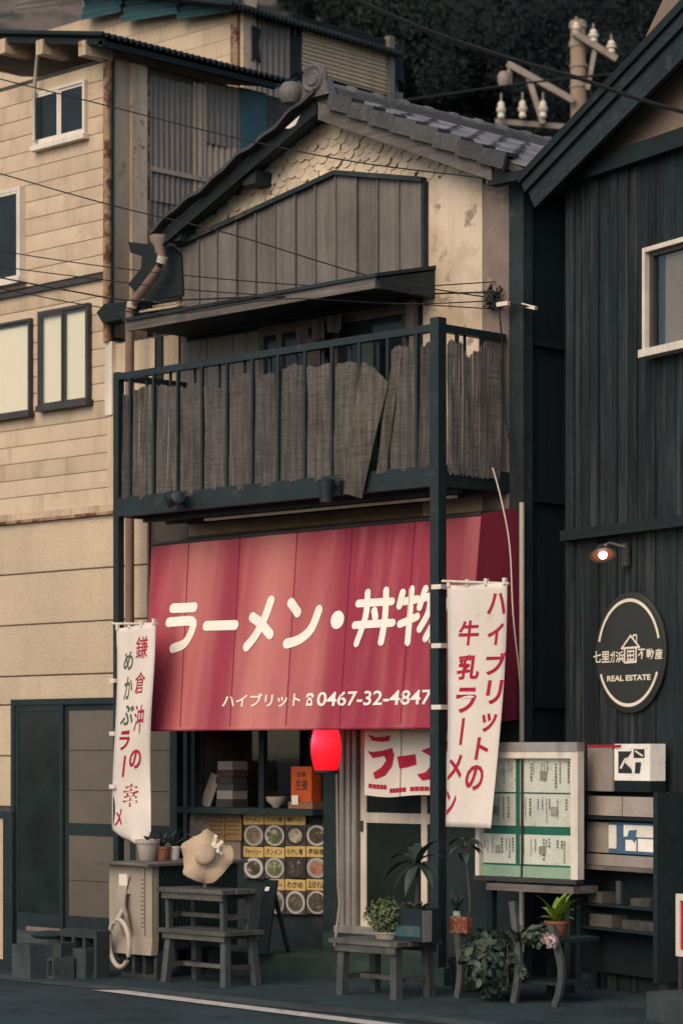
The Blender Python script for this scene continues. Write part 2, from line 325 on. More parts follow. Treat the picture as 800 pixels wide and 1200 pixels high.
def meshof(mb, name, ma, smooth=False):
    me = mb.mesh(name); bm = bmesh.new(); bm.from_mesh(me); bmesh.ops.recalc_face_normals(bm, faces=bm.faces); bm.to_mesh(me); bm.free()
    if smooth: me.shade_smooth(); me.set_sharp_from_angle(angle=R(40))
    me.materials.append(m[ma]); return me
def corr(mb, a, b, c, d, n, amp, thick=None, nv=1, wob=0):
    """corrugated sheet: a->b across the waves, a->d along them; a,b,c,d corners in order"""
    a, b, c, d = V(a), V(b), V(c), V(d); nn = (b-a).cross(d-a).normalized()
    def fn(u, v):
        p = (a*(1-u)+b*u)*(1-v)+(d*(1-u)+c*u)*v
        return p+nn*(amp*math.sin(2*math.pi*n*u)+wob*math.sin(5*u+3*v))
    return mb.grid(fn, n*6, nv, thick)

# text -> flat outline mesh (built-in font, CJK included)
_tc = {}
_lift = [0]
def glyphs(txt, bold=.0, shear=0):
    key = (txt, bold, shear)
    if key in _tc: return _tc[key]
    cu = bpy.data.curves.new('t', 'FONT'); cu.body = txt; cu.size = 1; cu.offset = bold; cu.fill_mode = 'FRONT'; cu.resolution_u = 3; cu.shear = shear
    ob = bpy.data.objects.new('t', cu); COL.objects.link(ob)
    dg = bpy.context.evaluated_depsgraph_get(); dg.update(); me = bpy.data.meshes.new_from_object(ob.evaluated_get(dg))
    vs = [(v.co.x, v.co.y) for v in me.vertices]; fs = [tuple(p.vertices) for p in me.polygons]
    bpy.data.objects.remove(ob); bpy.data.curves.remove(cu); bpy.data.meshes.remove(me)
    _tc[key] = (vs, fs); return vs, fs
def put_text(mb, txt, u0, u1, v0, v1, fn, bold=.0, shear=0, keep=False):
    """fit the text's outline into the box u0..u1, v0..v1 and map it by fn(u,v)"""
    vs, fs = glyphs(txt, bold, shear)
    if not vs: return
    x0 = min(p[0] for p in vs); x1 = max(p[0] for p in vs); y0 = min(p[1] for p in vs); y1 = max(p[1] for p in vs)
    mb.add([fn(u0+(x-x0)/(x1-x0)*(u1-u0), v0+(y-y0)/max(1e-6, y1-y0)*(v1-v0)) for x, y in vs], fs)
def stroke(mb, pts, wdt, fn, n=8):
    """flat brush stroke with round ends through 2-D points, mapped by fn"""
    pts = [V((p[0], p[1])) for p in pts]; P2 = []
    for i in range(len(pts)-1):
        p0 = pts[max(i-1, 0)]; p1 = pts[i]; p2 = pts[i+1]; p3 = pts[min(i+2, len(pts)-1)]
        for k in range(4):
            t = k/4; P2.append(.5*((2*p1)+(p2-p0)*t+(2*p0-5*p1+4*p2-p3)*t*t+(3*p1-p0-3*p2+p3)*t**3))
    P2.append(pts[-1]); h = wdt/2; Lf = []; Rt = []
    for i, p in enumerate(P2):
        d = (P2[min(i+1, len(P2)-1)]-P2[max(i-1, 0)]).normalized(); nrm = V((-d.y, d.x)); Lf.append(p+nrm*h); Rt.append(p-nrm*h)
    d0 = (P2[0]-P2[1]).normalized(); d1 = (P2[-1]-P2[-2]).normalized()
    def cap(c, d): 
        a = math.atan2(d.y, d.x); return [c+V((math.cos(a-math.pi/2+math.pi*k/n), math.sin(a-math.pi/2+math.pi*k/n)))*h for k in range(1, n)]
    vs = Lf+Rt; N_ = len(P2); fs = [(i, i+1, N_+i+1, N_+i) for i in range(N_-1)]
    c1 = cap(P2[-1], d1); o = len(vs); vs += c1; fs.append((N_-1, 2*N_-1)[::-1]+tuple(range(o, o+len(c1))) if False else (2*N_-1,)+tuple(range(o, o+len(c1)))+(N_-1,))
    c0 = cap(P2[0], d0); o = len(vs); vs += c0; fs.append((0,)+tuple(range(o, o+len(c0)))+(N_,))
    _lift[0] = (_lift[0]+1) % 7
    P0 = [fn(p.x, p.y) for p in vs]; e = (fn(.5, 0)-fn(.4, 0)).cross(fn(.4, .1)-fn(.4, 0)).normalized()*(_lift[0]*.0005)
    mb.add([p+e for p in P0], fs)
def face_dir(o, n):                                                    # make flat lettering look along n
    me = o.data
    for p in me.polygons:
        if p.normal.dot(V(n)) < 0: p.flip()
    me.update()

# ================================================================== GROUND, HILL, WOOD
g = MB().add([(-400, -400, 0), (400, -400, 0), (400, 400, 0), (-400, 400, 0)], [(0, 1, 2, 3)]).build('ground', 'asphalt'); tag(g, kind='structure')
gs = MB(); gs.grid(lambda u, v: (-9+20*u, -1.62-.26*v+.015*math.sin(9*u*7), .004), 60, 1); tag(gs.build('gutter', 'concrete'), kind='structure')
a, b = PZ(108, 1160.5, .008), PZ(432, 1201, .008); d = (b-a).normalized(); nn = V((-d.y, d.x, 0))
b2 = b+d*6
ml = MB().add([a+nn*.0, a+d*.14+nn*.15, b2+nn*.16, b2-nn*.0], [(0, 3, 2, 1)]).build('road_line', 'line'); tag(ml, kind='structure')
def hz(x, y):
    D = (x-CX)*fx+(y-CY)*fy
    return max(0, (D-25)*.62) + .9*math.sin(x*.31+1)*math.cos(y*.27) * min(1, max(0, (D-25)/6)) - .3
hm = MB()
def hp(u, v):
    D = 24+70*v; Lr = -30+60*u; x = CX+fx*D+rx*Lr; y = CY+fy*D+ry*Lr
    return (x, y, hz(x, y))
hm.grid(hp, 40, 40); tag(hm.build('hillside', 'hill', smooth=True), kind='structure')

def crown(mb, c, rad, n, leaf, clumps, seed, squash=.8, bare=0):
    rn = random.Random(seed); cs = []
    for _ in range(clumps):
        while True:
            q = V((rn.uniform(-1, 1), rn.uniform(-1, 1), rn.uniform(-1, 1)))
            if q.length < 1: break
        cs.append((V((q.x*rad, q.y*rad, q.z*rad*squash)), rn.uniform(.22, .42)*rad))
    for i in range(n):
        cc, cr = cs[i % clumps]; q = V((rn.gauss(0, 1), rn.gauss(0, 1), rn.gauss(0, 1))).normalized()*cr*rn.uniform(.55, 1.05)
        p = V(c)+cc+V((q.x, q.y, q.z*.7)); a = V((rn.gauss(0, 1), rn.gauss(0, 1), rn.gauss(0, .6))).normalized(); b = a.orthogonal().normalized()
        b.rotate(Matrix.Rotation(rn.uniform(0, 6.28), 3, a)); L = leaf*rn.uniform(.6, 1.3); b2 = a.cross(b)
        mb.add([p-b*L, p+b2*L*.5, p+b*L, p-b2*L*.5], [(0, 1, 2, 3)])
def tree(px, py, D, rad, label, seed, ma='pine2', squash=.9):
    c = PD(px, py, D); gx = V((c.x, c.y, hz(c.x, c.y)-.2)); t = thing('tree', gx, label, 'tree', 'trees on the hillside')
    MB().tube([gx, (gx*.5+c*.5)+V((.15, .1, 0)), c], [.22, .16, .08], 8).build('trunk', 'bark', t, True)
    mbb = MB()
    for k in range(5):
        an = k*1.26; mbb.tube([gx*.35+c*.65, c+V((math.cos(an)*rad*.7, math.sin(an)*rad*.7, rad*.3))], [.07, .02], 5)
    mbb.build('limb', 'bark', t, True)
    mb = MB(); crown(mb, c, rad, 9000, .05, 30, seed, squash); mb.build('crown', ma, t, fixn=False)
tree(423, 40, 36, .85, 'small rounded tree before the pale rock face above the white shutter', 3)
tree(395, -12, 40, .9, 'half cut-off tree at the top edge, left of the thick cable', 9, 'pine')
tree(498, 38, 34, 1.25, 'dark tree beneath the pale rock patch, left of the utility pole', 5, 'pine2')
wd = MB()
for k, (px, py, D, rad) in enumerate([(575, 15, 38, 1.9), (660, 60, 37, 1.7), (735, 20, 36, 1.8), (790, 60, 35, 1.6), (545, 120, 33, 1.5), (630, 130, 32, 1.6), (470, 105, 34, 1.2), (700, 130, 33, 1.5),
                                     (545, -50, 44, 2), (640, -40, 44, 2.2), (740, -60, 44, 2.4), (830, -20, 42, 2.4), (860, 90, 36, 2), (610, 70, 40, 1.6)]):
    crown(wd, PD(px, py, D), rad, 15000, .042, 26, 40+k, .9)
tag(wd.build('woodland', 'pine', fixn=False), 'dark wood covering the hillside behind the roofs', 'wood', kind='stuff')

# ================================================================== HOUSE BEHIND (up the slope)
YR = 3.4; KR = P(284, 60, YR).x
zt = P(150, 8, YR).z; zb = 5.2
hh = thing('hillside_house', (KR-3, YR+1.5, 0), 'cream-sided house with patched tin side wall, behind and above the others', 'house')
MB().box(KR-6, KR-.02, YR+.03, PX(468, 60, KR).y, 0, zt-.25).build('wall', 'wall_grey', hh)
z = 6.6; hcm = MB().box(0, 1, -.02, .0, 0, .135)
plm = meshof(MB().box(0, 5.2, -.025, 0, 0, .146), 'siding_plank', 'siding')
while z < zt-.1:
    piece('siding_plank', plm, hh, (KR-5.33+.02, YR+.03, z), (R(.0), 0, 0)); z += .15
MB().box(KR-.11, KR-.02, YR-.05, YR+.0, zb, zt-.05).build('corner_board', 'rust', hh)
MB().box(KR-5.2, KR-4.9, YR-.05, YR+.0, 6.5, zt-.1).build('corner_board', 'rust', hh)
# tin scraps along the top of the front
for (p0, p1, h, ma) in [(88, 134, 21, 'tin_teal'), (135, 200, 23, 'tin_teal'), (200, 270, 19, 'tin_teal'), (10, 88, 12, 'tin')]:
    q0, q1 = P(p0, 3, YR-.2), P(p1, 0, YR-.2); dz = h/133
    mb = MB(); corr(mb, V((q0.x, YR-.14, q0.z-dz)), V((q0.x, YR-.02, q0.z+.28)), V((q1.x+.01, YR-.02, q1.z+.28+.06)), V((q1.x+.01, YR-.14, q1.z-dz+.06)), 6, .012, (0, .006, 0), 1, .01)
    mb.build('tin_sheet', ma, hh, True)
# side wall (faces right): corner board, tin sheets, louvred shutter
def sx(px, py): return PX(px, py, KR)
def side_sheet(name, px0, px1, zlo, zhi, ma, n, off=.0, horiz=False, amp=.012):
    y0, y1 = sx(px0, 60).y, sx(px1, 60).y; x = KR+off; mb = MB()
    if not horiz: corr(mb, (x, y0, zlo), (x, y1, zlo), (x, y1, zhi), (x, y0, zhi), n, amp, (-.006, 0, 0), 1, .008)
    else: corr(mb, (x, y0, zlo), (x, y0, zhi), (x, y1, zhi), (x, y1, zlo), n, amp, (-.006, 0, 0), 1, 0)
    return mb.build(name, ma, hh, True)
zz = lambda px, py: sx(px, py).z
MB().box(KR-.01, KR+.03, YR-.02, sx(298, 50).y, 5, zt).build('corner_board', 'peel', hh)
side_sheet('tin_sheet', 300, 347, zz(320, 165), zz(320, 22), 'tin', 7, .03)
side_sheet('tin_sheet', 347, 395, zz(370, 160), zz(370, 92), 'tin_beige', 7, .02)
side_sheet('tin_sheet', 395, 470, zz(420, 160), zz(420, 96), 'tin', 8, .015)
s_ = MB(); y0, y1 = sx(349, 60).y, sx(448, 60).y; zl, zh = zz(400, 100), zz(400, 48)
dz = .0
sh = MB(); corr(sh, (KR+.06, y0, zl+.02), (KR+.06, y0, zh+.02), (KR+.06, y1, zh+.02), (KR+.06, y1, zl), 11, .014, (-.008, 0, 0)); sh.build('shutter', 'cream_tin', hh, True)
MB().box(KR+.0, KR+.045, y0-.12, y1+.05, zl-.06, zh+.12).build('opening', 'dark_in', hh)
MB().box(KR+.03, KR+.10, y1, y1+.07, zl-.1, zh+.15).build('corner_board', 'tin', hh)
# torn dark patches between the sheets
for (p0, p1, ya, yb) in [(291, 301, 30, 75), (305, 318, 120, 160), (336, 350, 40, 92), (452, 470, 50, 100)]:
    q = [sx(p0, ya), sx(p1, ya+6), sx(p1-3, (ya+yb)/2), sx(p1, yb), sx((p0+p1)/2, yb-7), sx(p0, yb-2)]
    MB().prism([V((KR+.045, c.y, c.z)) for c in q], (.012, 0, 0)).build('torn_dark_patch', 'tin_black', hh)
ra, rb = PX(268, 2, KR+.18), PX(474, 62, KR+.18)
rf = MB(); corr(rf, (KR+.18, YR-.3, ra.z+.01), (KR+.18, rb.y, rb.z), (KR-3, rb.y, rb.z+.9), (KR-3, YR-.3, ra.z+.9), 44, .018, (0, 0, -.03)); rf.build('roof', 'tin_black', hh, True)

# ================================================================== CREAM HOUSE (left)
YL = .7; KL = P(125, 100, YL).x
lh = thing('cream_house', (-5.5, 2, 0), 'cream-sided two-storey house with rusty trim at the left', 'house')
ZT = 7.30
bx0, bx1 = -7.6, KL
MB().box(bx0, bx1, YL+.03, 3.0, 0, ZT).build('wall', 'wall_grey', lh)
MB().box(bx1+.002, -3.42, YL+.06, 3.0, 0, 4.95).build('annex_wall', 'wall_grey', lh)
pk = meshof(MB().prism([(0, 0, 0), (0, -.018, .003), (0, -.020, .05), (0, -.018, .140), (0, 0, .1405)], (KL-bx0, 0, 0)), 'siding_plank', 'siding')
z = 3.62
while z < 5.40: piece('siding_plank', pk, lh, (bx0, YL+.03, z)); z += .1435
z = 5.54
while z < ZT-.1: piece('siding_plank', pk, lh, (bx0, YL+.03, z)); z += .1435
# lower part: same house carries on behind the balcony post
pk2 = meshof(MB().prism([(0, 0, 0), (0, -.02, .006), (0, -.024, .12), (0, -.02, .423), (0, 0, .429)], (1, 0, 0)), 'wall_panel', 'stucco_panel')
for zz0 in (3.105, 2.67, 2.235): piece('wall_panel', pk2, lh, (bx0, YL+.03, zz0+.003), scale=(-3.86-bx0, 1, 1))
piece('wall_panel', pk2, lh, (bx0, YL+.03, 1.993+.003), scale=(-3.86-bx0, 1, .235/.43))
for zz0 in (1.555, 1.12): piece('wall_panel', pk2, lh, (bx0, YL+.03, zz0+.003), scale=(-5.58-bx0, 1, 1))
MB().box(KL, -4.12, YL+.008, YL+.06, 3.56, 4.6).build('return_board', 'siding', lh)
MB().box(bx0, -4.0, YL-.03, YL+.03, 3.535, 3.56).build('flashing', 'rust', lh)
MB().box(bx0, -4.05, YL-.012, YL+.03, 3.56, 3.62).build('flashing', 'peel', lh)
MB().box(bx0, KL-.01, YL-.025, YL+.03, 5.475, 5.51).build('flashing', 'frame_dark', lh)
# corner drain pipe and side-wall boards
MB().tube([(KL+.02, YL-.01, 4.95), (KL+.02, YL-.01, ZT-.05)], .035, 10).build('drain_pipe', 'rust', lh, True)
sp = lambda px: PX(px, 200, KL).y
MB().box(KL, KL+.02, sp(133), sp(150), 5.0, ZT).build('side_board', 'tin_beige', lh)
MB().box(KL-.02, KL+.05, sp(150), sp(168), 4.9, ZT-.02).build('corner_post', 'peel', lh)
MB().box(KL-.02, KL+.03, sp(168), sp(173), 4.95, ZT-.05).build('corner_post', 'rust', lh)
def lsheet(p0, p1, z0, z1, ma, n, off=.02):
    mb = MB(); y0, y1 = sp(p0), sp(p1); corr(mb, (KL+off, y0, z0), (KL+off, y1, z0), (KL+off, y1, z1), (KL+off, y0, z1), n, .011, (-.006, 0, 0), 1, .006); mb.build('tin_sheet', ma, lh, True)
lsheet(173, 224, 6.18, ZT-.08, 'tin', 8, .025); lsheet(224, 238, 5.2, ZT-.05, 'tin_beige', 2, .03); lsheet(238, 279, 6.76, ZT-.02, 'tin', 6, .025)
lsheet(237, 279, 5.2, 6.77, 'tin_beige', 6, .015); lsheet(173, 225, 5.55, 6.19, 'tin', 8, .018); lsheet(173, 225, 4.8, 5.56, 'tin', 8, .012)
MB().box(KL+.0, KL+.04, sp(279), sp(308), 5.0, ZT).build('side_board', 'tin_teal', lh)
for zq in (6.44, 5.72): MB().box(KL+.035, KL+.05, sp(173), sp(279), zq-.02, zq+.02).build('batten', 'tin_beige', lh)
# roof: tin shed roof falling to the right, purlin ends under it
XE = -4.08
rfz = lambda x: 7.385+.205*(XE-x)
rr = MB(); corr(rr, (XE, .42, rfz(XE)), (XE, 2.62, rfz(XE)), (-7.9, 2.62, rfz(-7.9)), (-7.9, .42, rfz(-7.9)), 34, .014, (0, 0, -.02)); rfo = rr.build('roof', 'tin_black', lh, True)
MB().prism([(XE-.03, .46, rfz(XE)-.035), (-7.9, .46, rfz(-7.9)-.035), (-7.9, .46, rfz(-7.9)-.10), (XE-.03, .46, rfz(XE)-.085)], (0, .03, 0)).build('fascia', 'tin_black', lh)
MB().prism([(XE-.05, .49, rfz(XE)-.04), (XE-.05, 2.5, rfz(XE)-.04), (-7.8, 2.5, rfz(-7.8)-.04), (-7.8, .49, rfz(-7.8)-.04)], (0, 0, -.02)).build('soffit', 'greywood', lh)
MB().box(XE-.09, XE-.04, .46, 2.4, rfz(XE)-.09, rfz(XE)-.045).build('gutter', 'tin_black', lh)
for px in (96, 46, 2):
    c = P(px, 57, .44); zc = rfz(c.x)-.125
    MB().box(c.x-.045, c.x+.045, .44, YL+.03, zc-.06, zc+.06).build('purlin', 'peel', lh)
# windows of the cream house
def window(parent, q0, q1, y, ma, panes=2, fw=.04, proud=.05, gm='glass_dark', sill=.06, pane_sheet=False, label=None, bottom=None):
    x0, x1 = q0[0], q1[0]; z0, z1 = q0[1], q1[1]
    f = MB(); f.box(x0-fw, x0, y-proud, y+.03, z0-fw, z1+fw); f.box(x1, x1+fw, y-proud, y+.03, z0-fw, z1+fw)
    f.box(x0, x1, y-proud, y+.03, z1, z1+fw); f.box(x0-.02, x1+fw+.02, y-proud-.03, y+.03, z0-fw-.02, z0)
    o = f.build('window', ma, parent)
    if label: o['label'] = label
    wd_ = (x1-x0)/panes
    for k in range(panes):
        a, b = x0+k*wd_, x0+(k+1)*wd_; yy = y-proud+.004+.009*(k % 2)
        s = MB(); t = .022; s.box(a, a+t, yy, yy+.012, z0, z1); s.box(b-t, b, yy, yy+.012, z0, z1); s.box(a+t, b-t, yy, yy+.012, z0, z0+t+(bottom or 0)); s.box(a+t, b-t, yy, yy+.012, z1-t, z1)
        s.build('sash', ma, o)
        MB().box(a+t, b-t, yy+.005, yy+.008, z0+t, z1-t).build('pane', gm, o)
    if pane_sheet: MB().box(x0, x1, y+.004, y+.010, z0, z1).build('pane_sheet', 'pane_sheet', o)  # added sheet behind the panes, coloured as the reflected sky
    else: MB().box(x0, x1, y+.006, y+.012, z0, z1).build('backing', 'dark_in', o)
    return o
wx = lambda px, py: (P(px, py, YL).x, P(px, py, YL).z)
window(lh, (wx(43, 100)[0], 6.70), (wx(100, 85)[0], 7.13), YL-.0, 'frame_white', 2, .022, .03, bottom=.03, label='small white-framed window under the eaves')
window(lh, (-7.0, 5.62), (wx(26, 216)[0], 6.36), YL, 'frame_white', 3, .03, .05, label='half cut-off window at the left edge')
window(lh, (-6.9, 4.47), (wx(36, 376)[0], 5.24), YL, 'frame_dark', 2, .022, .03, gm='glass', pane_sheet=True, label='window with painted cream sky reflection at the left edge')
window(lh, (wx(50, 362)[0], 4.50), (wx(104, 353)[0], 5.27), YL, 'frame_dark', 2, .028, .035, gm='glass', pane_sheet=True, label='two-pane window with painted cream sky reflection in a dark frame')
for (p0, z0) in ((41, 6.62),):                                                        # thin vent rod beside the upper window
    MB().tube([P(40, 165, YL-.06), P(40, 105, YL-.06), P(44, 62, YL-.1)], .018, 6).build('vent_rod', 'alu', lh, True)
# sliding door on the ground floor
dz0, dz1 = .12, 1.985; dx0, dx1 = wx(19, 900)[0], -3.42
dr = MB(); dr.box(dx0, dx0+.05, YL-.06, YL+.03, dz0, dz1); dr.box(dx0, dx1, YL-.06, YL+.03, dz1, dz1+.05); dr.box(dx0, dx1, YL-.08, YL+.03, dz0-.05, dz0); dr.box(dx1-.05, dx1, YL-.06, YL+.03, dz0, dz1)
do = dr.build('sliding_door', 'teal_metal', lh)
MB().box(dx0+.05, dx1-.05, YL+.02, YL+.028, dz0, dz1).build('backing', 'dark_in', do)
xs = [dx0+.05, wx(79, 900)[0], wx(150, 900)[0]+.1, dx1-.05]
for k in range(3):
    a, b = xs[k], xs[k+1]; yy = YL-.05+.022*(k % 2)
    f = MB(); f.box(a, a+.045, yy, yy+.02, dz0, dz1); f.box(b-.045, b, yy, yy+.02, dz0, dz1); f.box(a+.045, b-.045, yy, yy+.02, dz0, dz0+.11); f.box(a+.045, b-.045, yy, yy+.02, dz1-.05, dz1)
    if k: f.box(a+.045, b-.045, yy, yy+.02, .90, 1.0)
    f.build('door_leaf', 'teal_metal', do)
    if k: 
        for (c0, c1) in ((dz0+.11, .52), (.525, .90), (1.0, 1.27), (1.275, 1.60), (1.605, dz1-.05)): MB().box(a+.045, b-.045, yy+.006, yy+.012, c0, c1).build('pane', 'glass_frost', do)
    else: MB().box(a+.045, b-.045, yy+.006, yy+.012, dz0+.11, dz1-.05).build('pane', 'glass_dark', do)
MB().box(dx0-.1, -3.9, YL-.32, YL-.0, 0, .085).build('door_step', 'concrete', lh)
MB().box(dx0+.25, -3.95, YL-.09, YL-.065, .0, .12).build('sill_board', 'greyplaster', lh)
# annex strip between the two houses at balcony level: tin sheets, small torn roof
def fsheet(p0, p1, z0, z1, ma, n, y=YL+.03):
    mb = MB(); a, b = P(p0, 420, y).x, P(p1, 420, y).x; corr(mb, (a, y, z0), (b, y, z0), (b, y, z1), (a, y, z1), n, .009, (0, .006, 0)); mb.build('tin_sheet', ma, lh, True)
MB().box(P(124, 420, YL).x, P(132, 420, YL).x, YL-.01, YL+.055, 4.35, 4.95).build('corner_post', 'frame_white', lh)
fsheet(132, 181, 3.5, 4.93, 'cream_tin', 8); fsheet(186, 209, 3.5, 4.93, 'tin_beige', 4, YL+.04)
MB().box(P(181, 420, YL).x, P(187, 420, YL).x, YL+.02, YL+.05, 3.5, 4.93).build('corner_post', 'verdigris', lh)
lr = MB(); lr.prism([P(113, 366, YL-.12), P(122, 356, YL-.12), P(150, 353, YL-.12), P(168, 352, YL-.12), P(168, 366, YL-.12), P(150, 372, YL-.12), P(120, 378, YL-.12)], (0, .16, 0)); lr.build('annex_roof', 'tin_black', lh)
for k in range(4): MB().bar(P(168+k*2, 364-k*4, YL-.1+.12*k), P(212+k*2, 357-k*4, YL-.1+.12*k), .09, .015, (0, -.3, 1)).build('roof_board', 'peel', lh)
MB().box(-4.3, -3.42, YL+.5, YL+.56, 4.9, 5.9).build('gap_shadow_sheet', 'tin_black', lh)  # added black sheet standing in for the deep shadow between the houses
MB().prism([P(150, 283, YL-.05), P(175, 286, YL-.05), P(200, 288, YL-.05), P(212, 300, YL-.05), P(214, 345, YL-.05), P(176, 352, YL-.05), P(166, 350, YL-.05), P(150, 333, YL-.05), P(165, 314, YL-.05), P(166, 300, YL-.05), P(153, 296, YL-.05)], (0, .03, 0)).build('torn_dark_patch', 'tin_black', lh)  # torn black piece, its darkness also filling in the shaded gap

# ================================================================== SHOP HOUSE (middle)
YW = .7; XL, XR = -3.39, .13
sh = thing('shop_house', (-1.6, 2.5, 0), 'narrow gabled noodle-shop house with grey tiled roof and balcony', 'house')
PKX = -1.69; SL = .424; AN = math.atan(SL)
zr = lambda x: 6.47-SL*abs(x-PKX)                      # top of the roof boarding
# walls
mbw = MB(); mbw.prism([(XL, YW+.04, 3.3), (XR-.1, YW+.04, 3.3), (XR-.1, YW+.04, zr(XR-.1)-.06), (PKX, YW+.04, zr(PKX)-.06), (XL, YW+.04, zr(XL)-.06)], (0, .1, 0)); mbw.build('wall', 'scale_gap', sh)
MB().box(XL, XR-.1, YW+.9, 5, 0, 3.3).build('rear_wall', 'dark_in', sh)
MB().box(XL, XL+.08, YW+.14, 5, 0, 5.5).build('side_wall', 'wall_grey', sh)
# right side wall: upright dark boards
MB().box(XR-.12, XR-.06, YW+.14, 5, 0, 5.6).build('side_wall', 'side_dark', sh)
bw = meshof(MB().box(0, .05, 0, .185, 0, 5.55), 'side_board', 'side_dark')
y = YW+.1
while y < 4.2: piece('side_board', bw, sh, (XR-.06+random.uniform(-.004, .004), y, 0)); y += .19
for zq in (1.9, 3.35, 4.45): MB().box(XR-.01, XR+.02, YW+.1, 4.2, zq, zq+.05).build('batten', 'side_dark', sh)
MB().box(XR-.1, XR+.03, YW-.0, YW+.1, 0, 5.58).build('corner_post', 'verdigris', sh)
# cream plaster and grey strip right of the cladding
xc0, xc1, xc2 = -.80, -.225, .03
MB().box(xc0, xc1, YW, YW+.04, 3.3, zr(xc1)-.13).build('plaster_panel', 'cream', sh)
MB().box(xc1+.012, xc2, YW-.004, YW+.04, 3.3, zr(xc2)-.13).build('plaster_panel', 'greyplaster', sh)
MB().box(xc1, xc1+.012, YW+.01, YW+.04, 3.3, zr(xc1)-.13).build('joint', 'frame_dark', sh)
# fish-scale plaster on the gable
scm = MB(); pr = []
for k in range(9):
    t = math.pi*k/8; pr.append((.048*math.cos(t), 0, -.048*math.sin(t)*.8))
scm.prism([(-.048, 0, .045)]+[(-x_, 0, z_) for x_, y_, z_ in pr]+[(.048, 0, .045)], (0, .008, 0))
scme = meshof(scm, 'plaster_scale', 'scale')
def clad_top(x): return 5.60+(5.90-5.60)*(x+3.39)/1.75 if x < -1.64 else 5.90-(.19)*(x+1.64)/.87
row = 0; z = 5.45
while z < 6.3:
    x = XL+.05+(.048 if row % 2 else 0)
    while x < XR-.12:
        if z+.03 < zr(x)-.02 and z > (clad_top(x)-.10 if x < -.75 else zr(x)-.42):
            a = random.uniform(-5, 5)
            piece('plaster_scale', scme, sh, (x+random.uniform(-.013, .013), YW+.022+random.uniform(-.006, .006), z+random.uniform(-.012, .012)), (R(-8)+R(random.uniform(-5, 5)), R(a*2.4), R(random.uniform(-4, 4))))
        x += .096
    z += .055; row += 1
# cladding on the front of the gable
nb = 12; x0, x1 = -3.39, -.775; wdt = (x1-x0)/nb
MB().box(x0, x1, YW-.01, YW+.03, 4.9, 5.62).build('cladding_backing', 'frame_dark', sh)
for k in range(nb):
    a, b = x0+k*wdt+.004, x0+(k+1)*wdt-.004; yy = YW-.03-.006*(k % 3)
    MB().prism([(a, yy, 4.88), (b, yy, 4.88), (b, yy, clad_top(b)), (a, yy, clad_top(a))], (0, .02, 0)).build('cladding_board', 'clad', sh)
    MB().box(b-.004, b+.010, YW-.055, YW-.03, 4.88, clad_top(b)).build('cover_strip', 'clad', sh)
tr = MB(); tr.bar((x0-.02, YW-.05, clad_top(x0)+.01), (-1.64, YW-.05, clad_top(-1.64)+.01), .06, .035); tr.bar((-1.64, YW-.05, clad_top(-1.64)+.01), (x1+.03, YW-.05, clad_top(x1)+.01), .06, .035)
tr.build('cladding_trim', 'verdigris', sh)
MB().box(x1, x1+.03, YW-.05, YW, 4.9, clad_top(x1)).build('cladding_trim', 'verdigris', sh)

# roof: boarding, bargeboards, tiles, ridge
YV = .49; YB = 4.6; XEV = .34; XLV = -3.50
ro = MB()
ro.prism([(PKX, YV+.03, zr(PKX)), (XEV-.03, YV+.03, zr(XEV-.03)), (XEV-.03, YV+.03, zr(XEV-.03)-.05), (PKX, YV+.03, zr(PKX)-.05)], (0, YB-YV, 0))
ro.prism([(PKX, YV+.03, zr(PKX)), (PKX, YV+.03, zr(PKX)-.05), (XLV, YV+.03, zr(XLV)-.05), (XLV, YV+.03, zr(XLV))], (0, YB-YV, 0))
roof = ro.build('roof', 'greywood_z', sh)
MB().prism([(PKX+.02, YV-.0, zr(PKX)-.055), (XR-.08, YV, zr(XR-.08)-.055), (XR-.08, YV, zr(XR-.08)-.165), (PKX+.02, YV, zr(PKX)-.185)], (0, .03, 0)).build('bargeboard', 'greywood', sh)
MB().prism([(PKX-.02, YV+.02, zr(PKX)-.02), (XLV+.02, YV+.02, zr(XLV)-.03), (XLV+.02, YV+.02, zr(XLV)-.12), (PKX-.02, YV+.02, zr(PKX)-.13)], (0, .03, 0)).build('bargeboard', 'tin_black', sh)
# worn tin along the left verge
lv = MB(); lv.grid(lambda u, v: (PKX+.03+(XLV-.04-PKX)*u, YV-.06+.5*v, zr(PKX+(XLV-PKX)*u)+.025+.012*math.sin(u*17)+.01*math.sin(u*41+2)), 40, 2, (0, 0, -.03)); lv.build('verge_flashing', 'frame_dark', roof)
MB().prism([PX(333, 152, PKX-.45)*0+P(334, 150, YV-.07), P(345, 140, YV-.07), P(351, 135, YV-.07), P(346, 146, YV-.07), P(339, 150, YV-.07)], (0, .006, 0)).build('torn_flashing', 'frame_white', roof)
for px, py in ((291, 207), (203, 274)):
    c = P(px, py, YV+.05); MB().box(c.x-.07, c.x+.07, YV+.06, YW+.04, c.z-.055, c.z+.05).build('purlin', 'verdigris', sh)
tm = MB()
def tp(u, v):
    x = -.02+.30*v; y = .292*u; z = .020*math.sin(2*math.pi*(u-.05))+.018*(v) + .012
    return (x, y, z)
tm.grid(tp, 10, 2, (0, 0, -.018)); tile_me = meshof(tm, 'roof_tile', 'tile', True)
ca, sa = math.cos(AN), math.sin(AN)
nrow = int((XEV-PKX)/ca/.235)+1
for i in range(nrow):
    sdist = (XEV-PKX)/ca-.255-(i*.235)
    for j in range(14):
        px_ = PKX+sdist*ca; pz = zr(px_)+.012
        if sdist < -.02: continue
        piece('roof_tile', tile_me, roof, (px_, YV+.03+j*.268, pz+random.uniform(-.003, .004)), (random.uniform(-.012, .012), AN+random.uniform(-.012, .012), random.uniform(-.012, .012)))
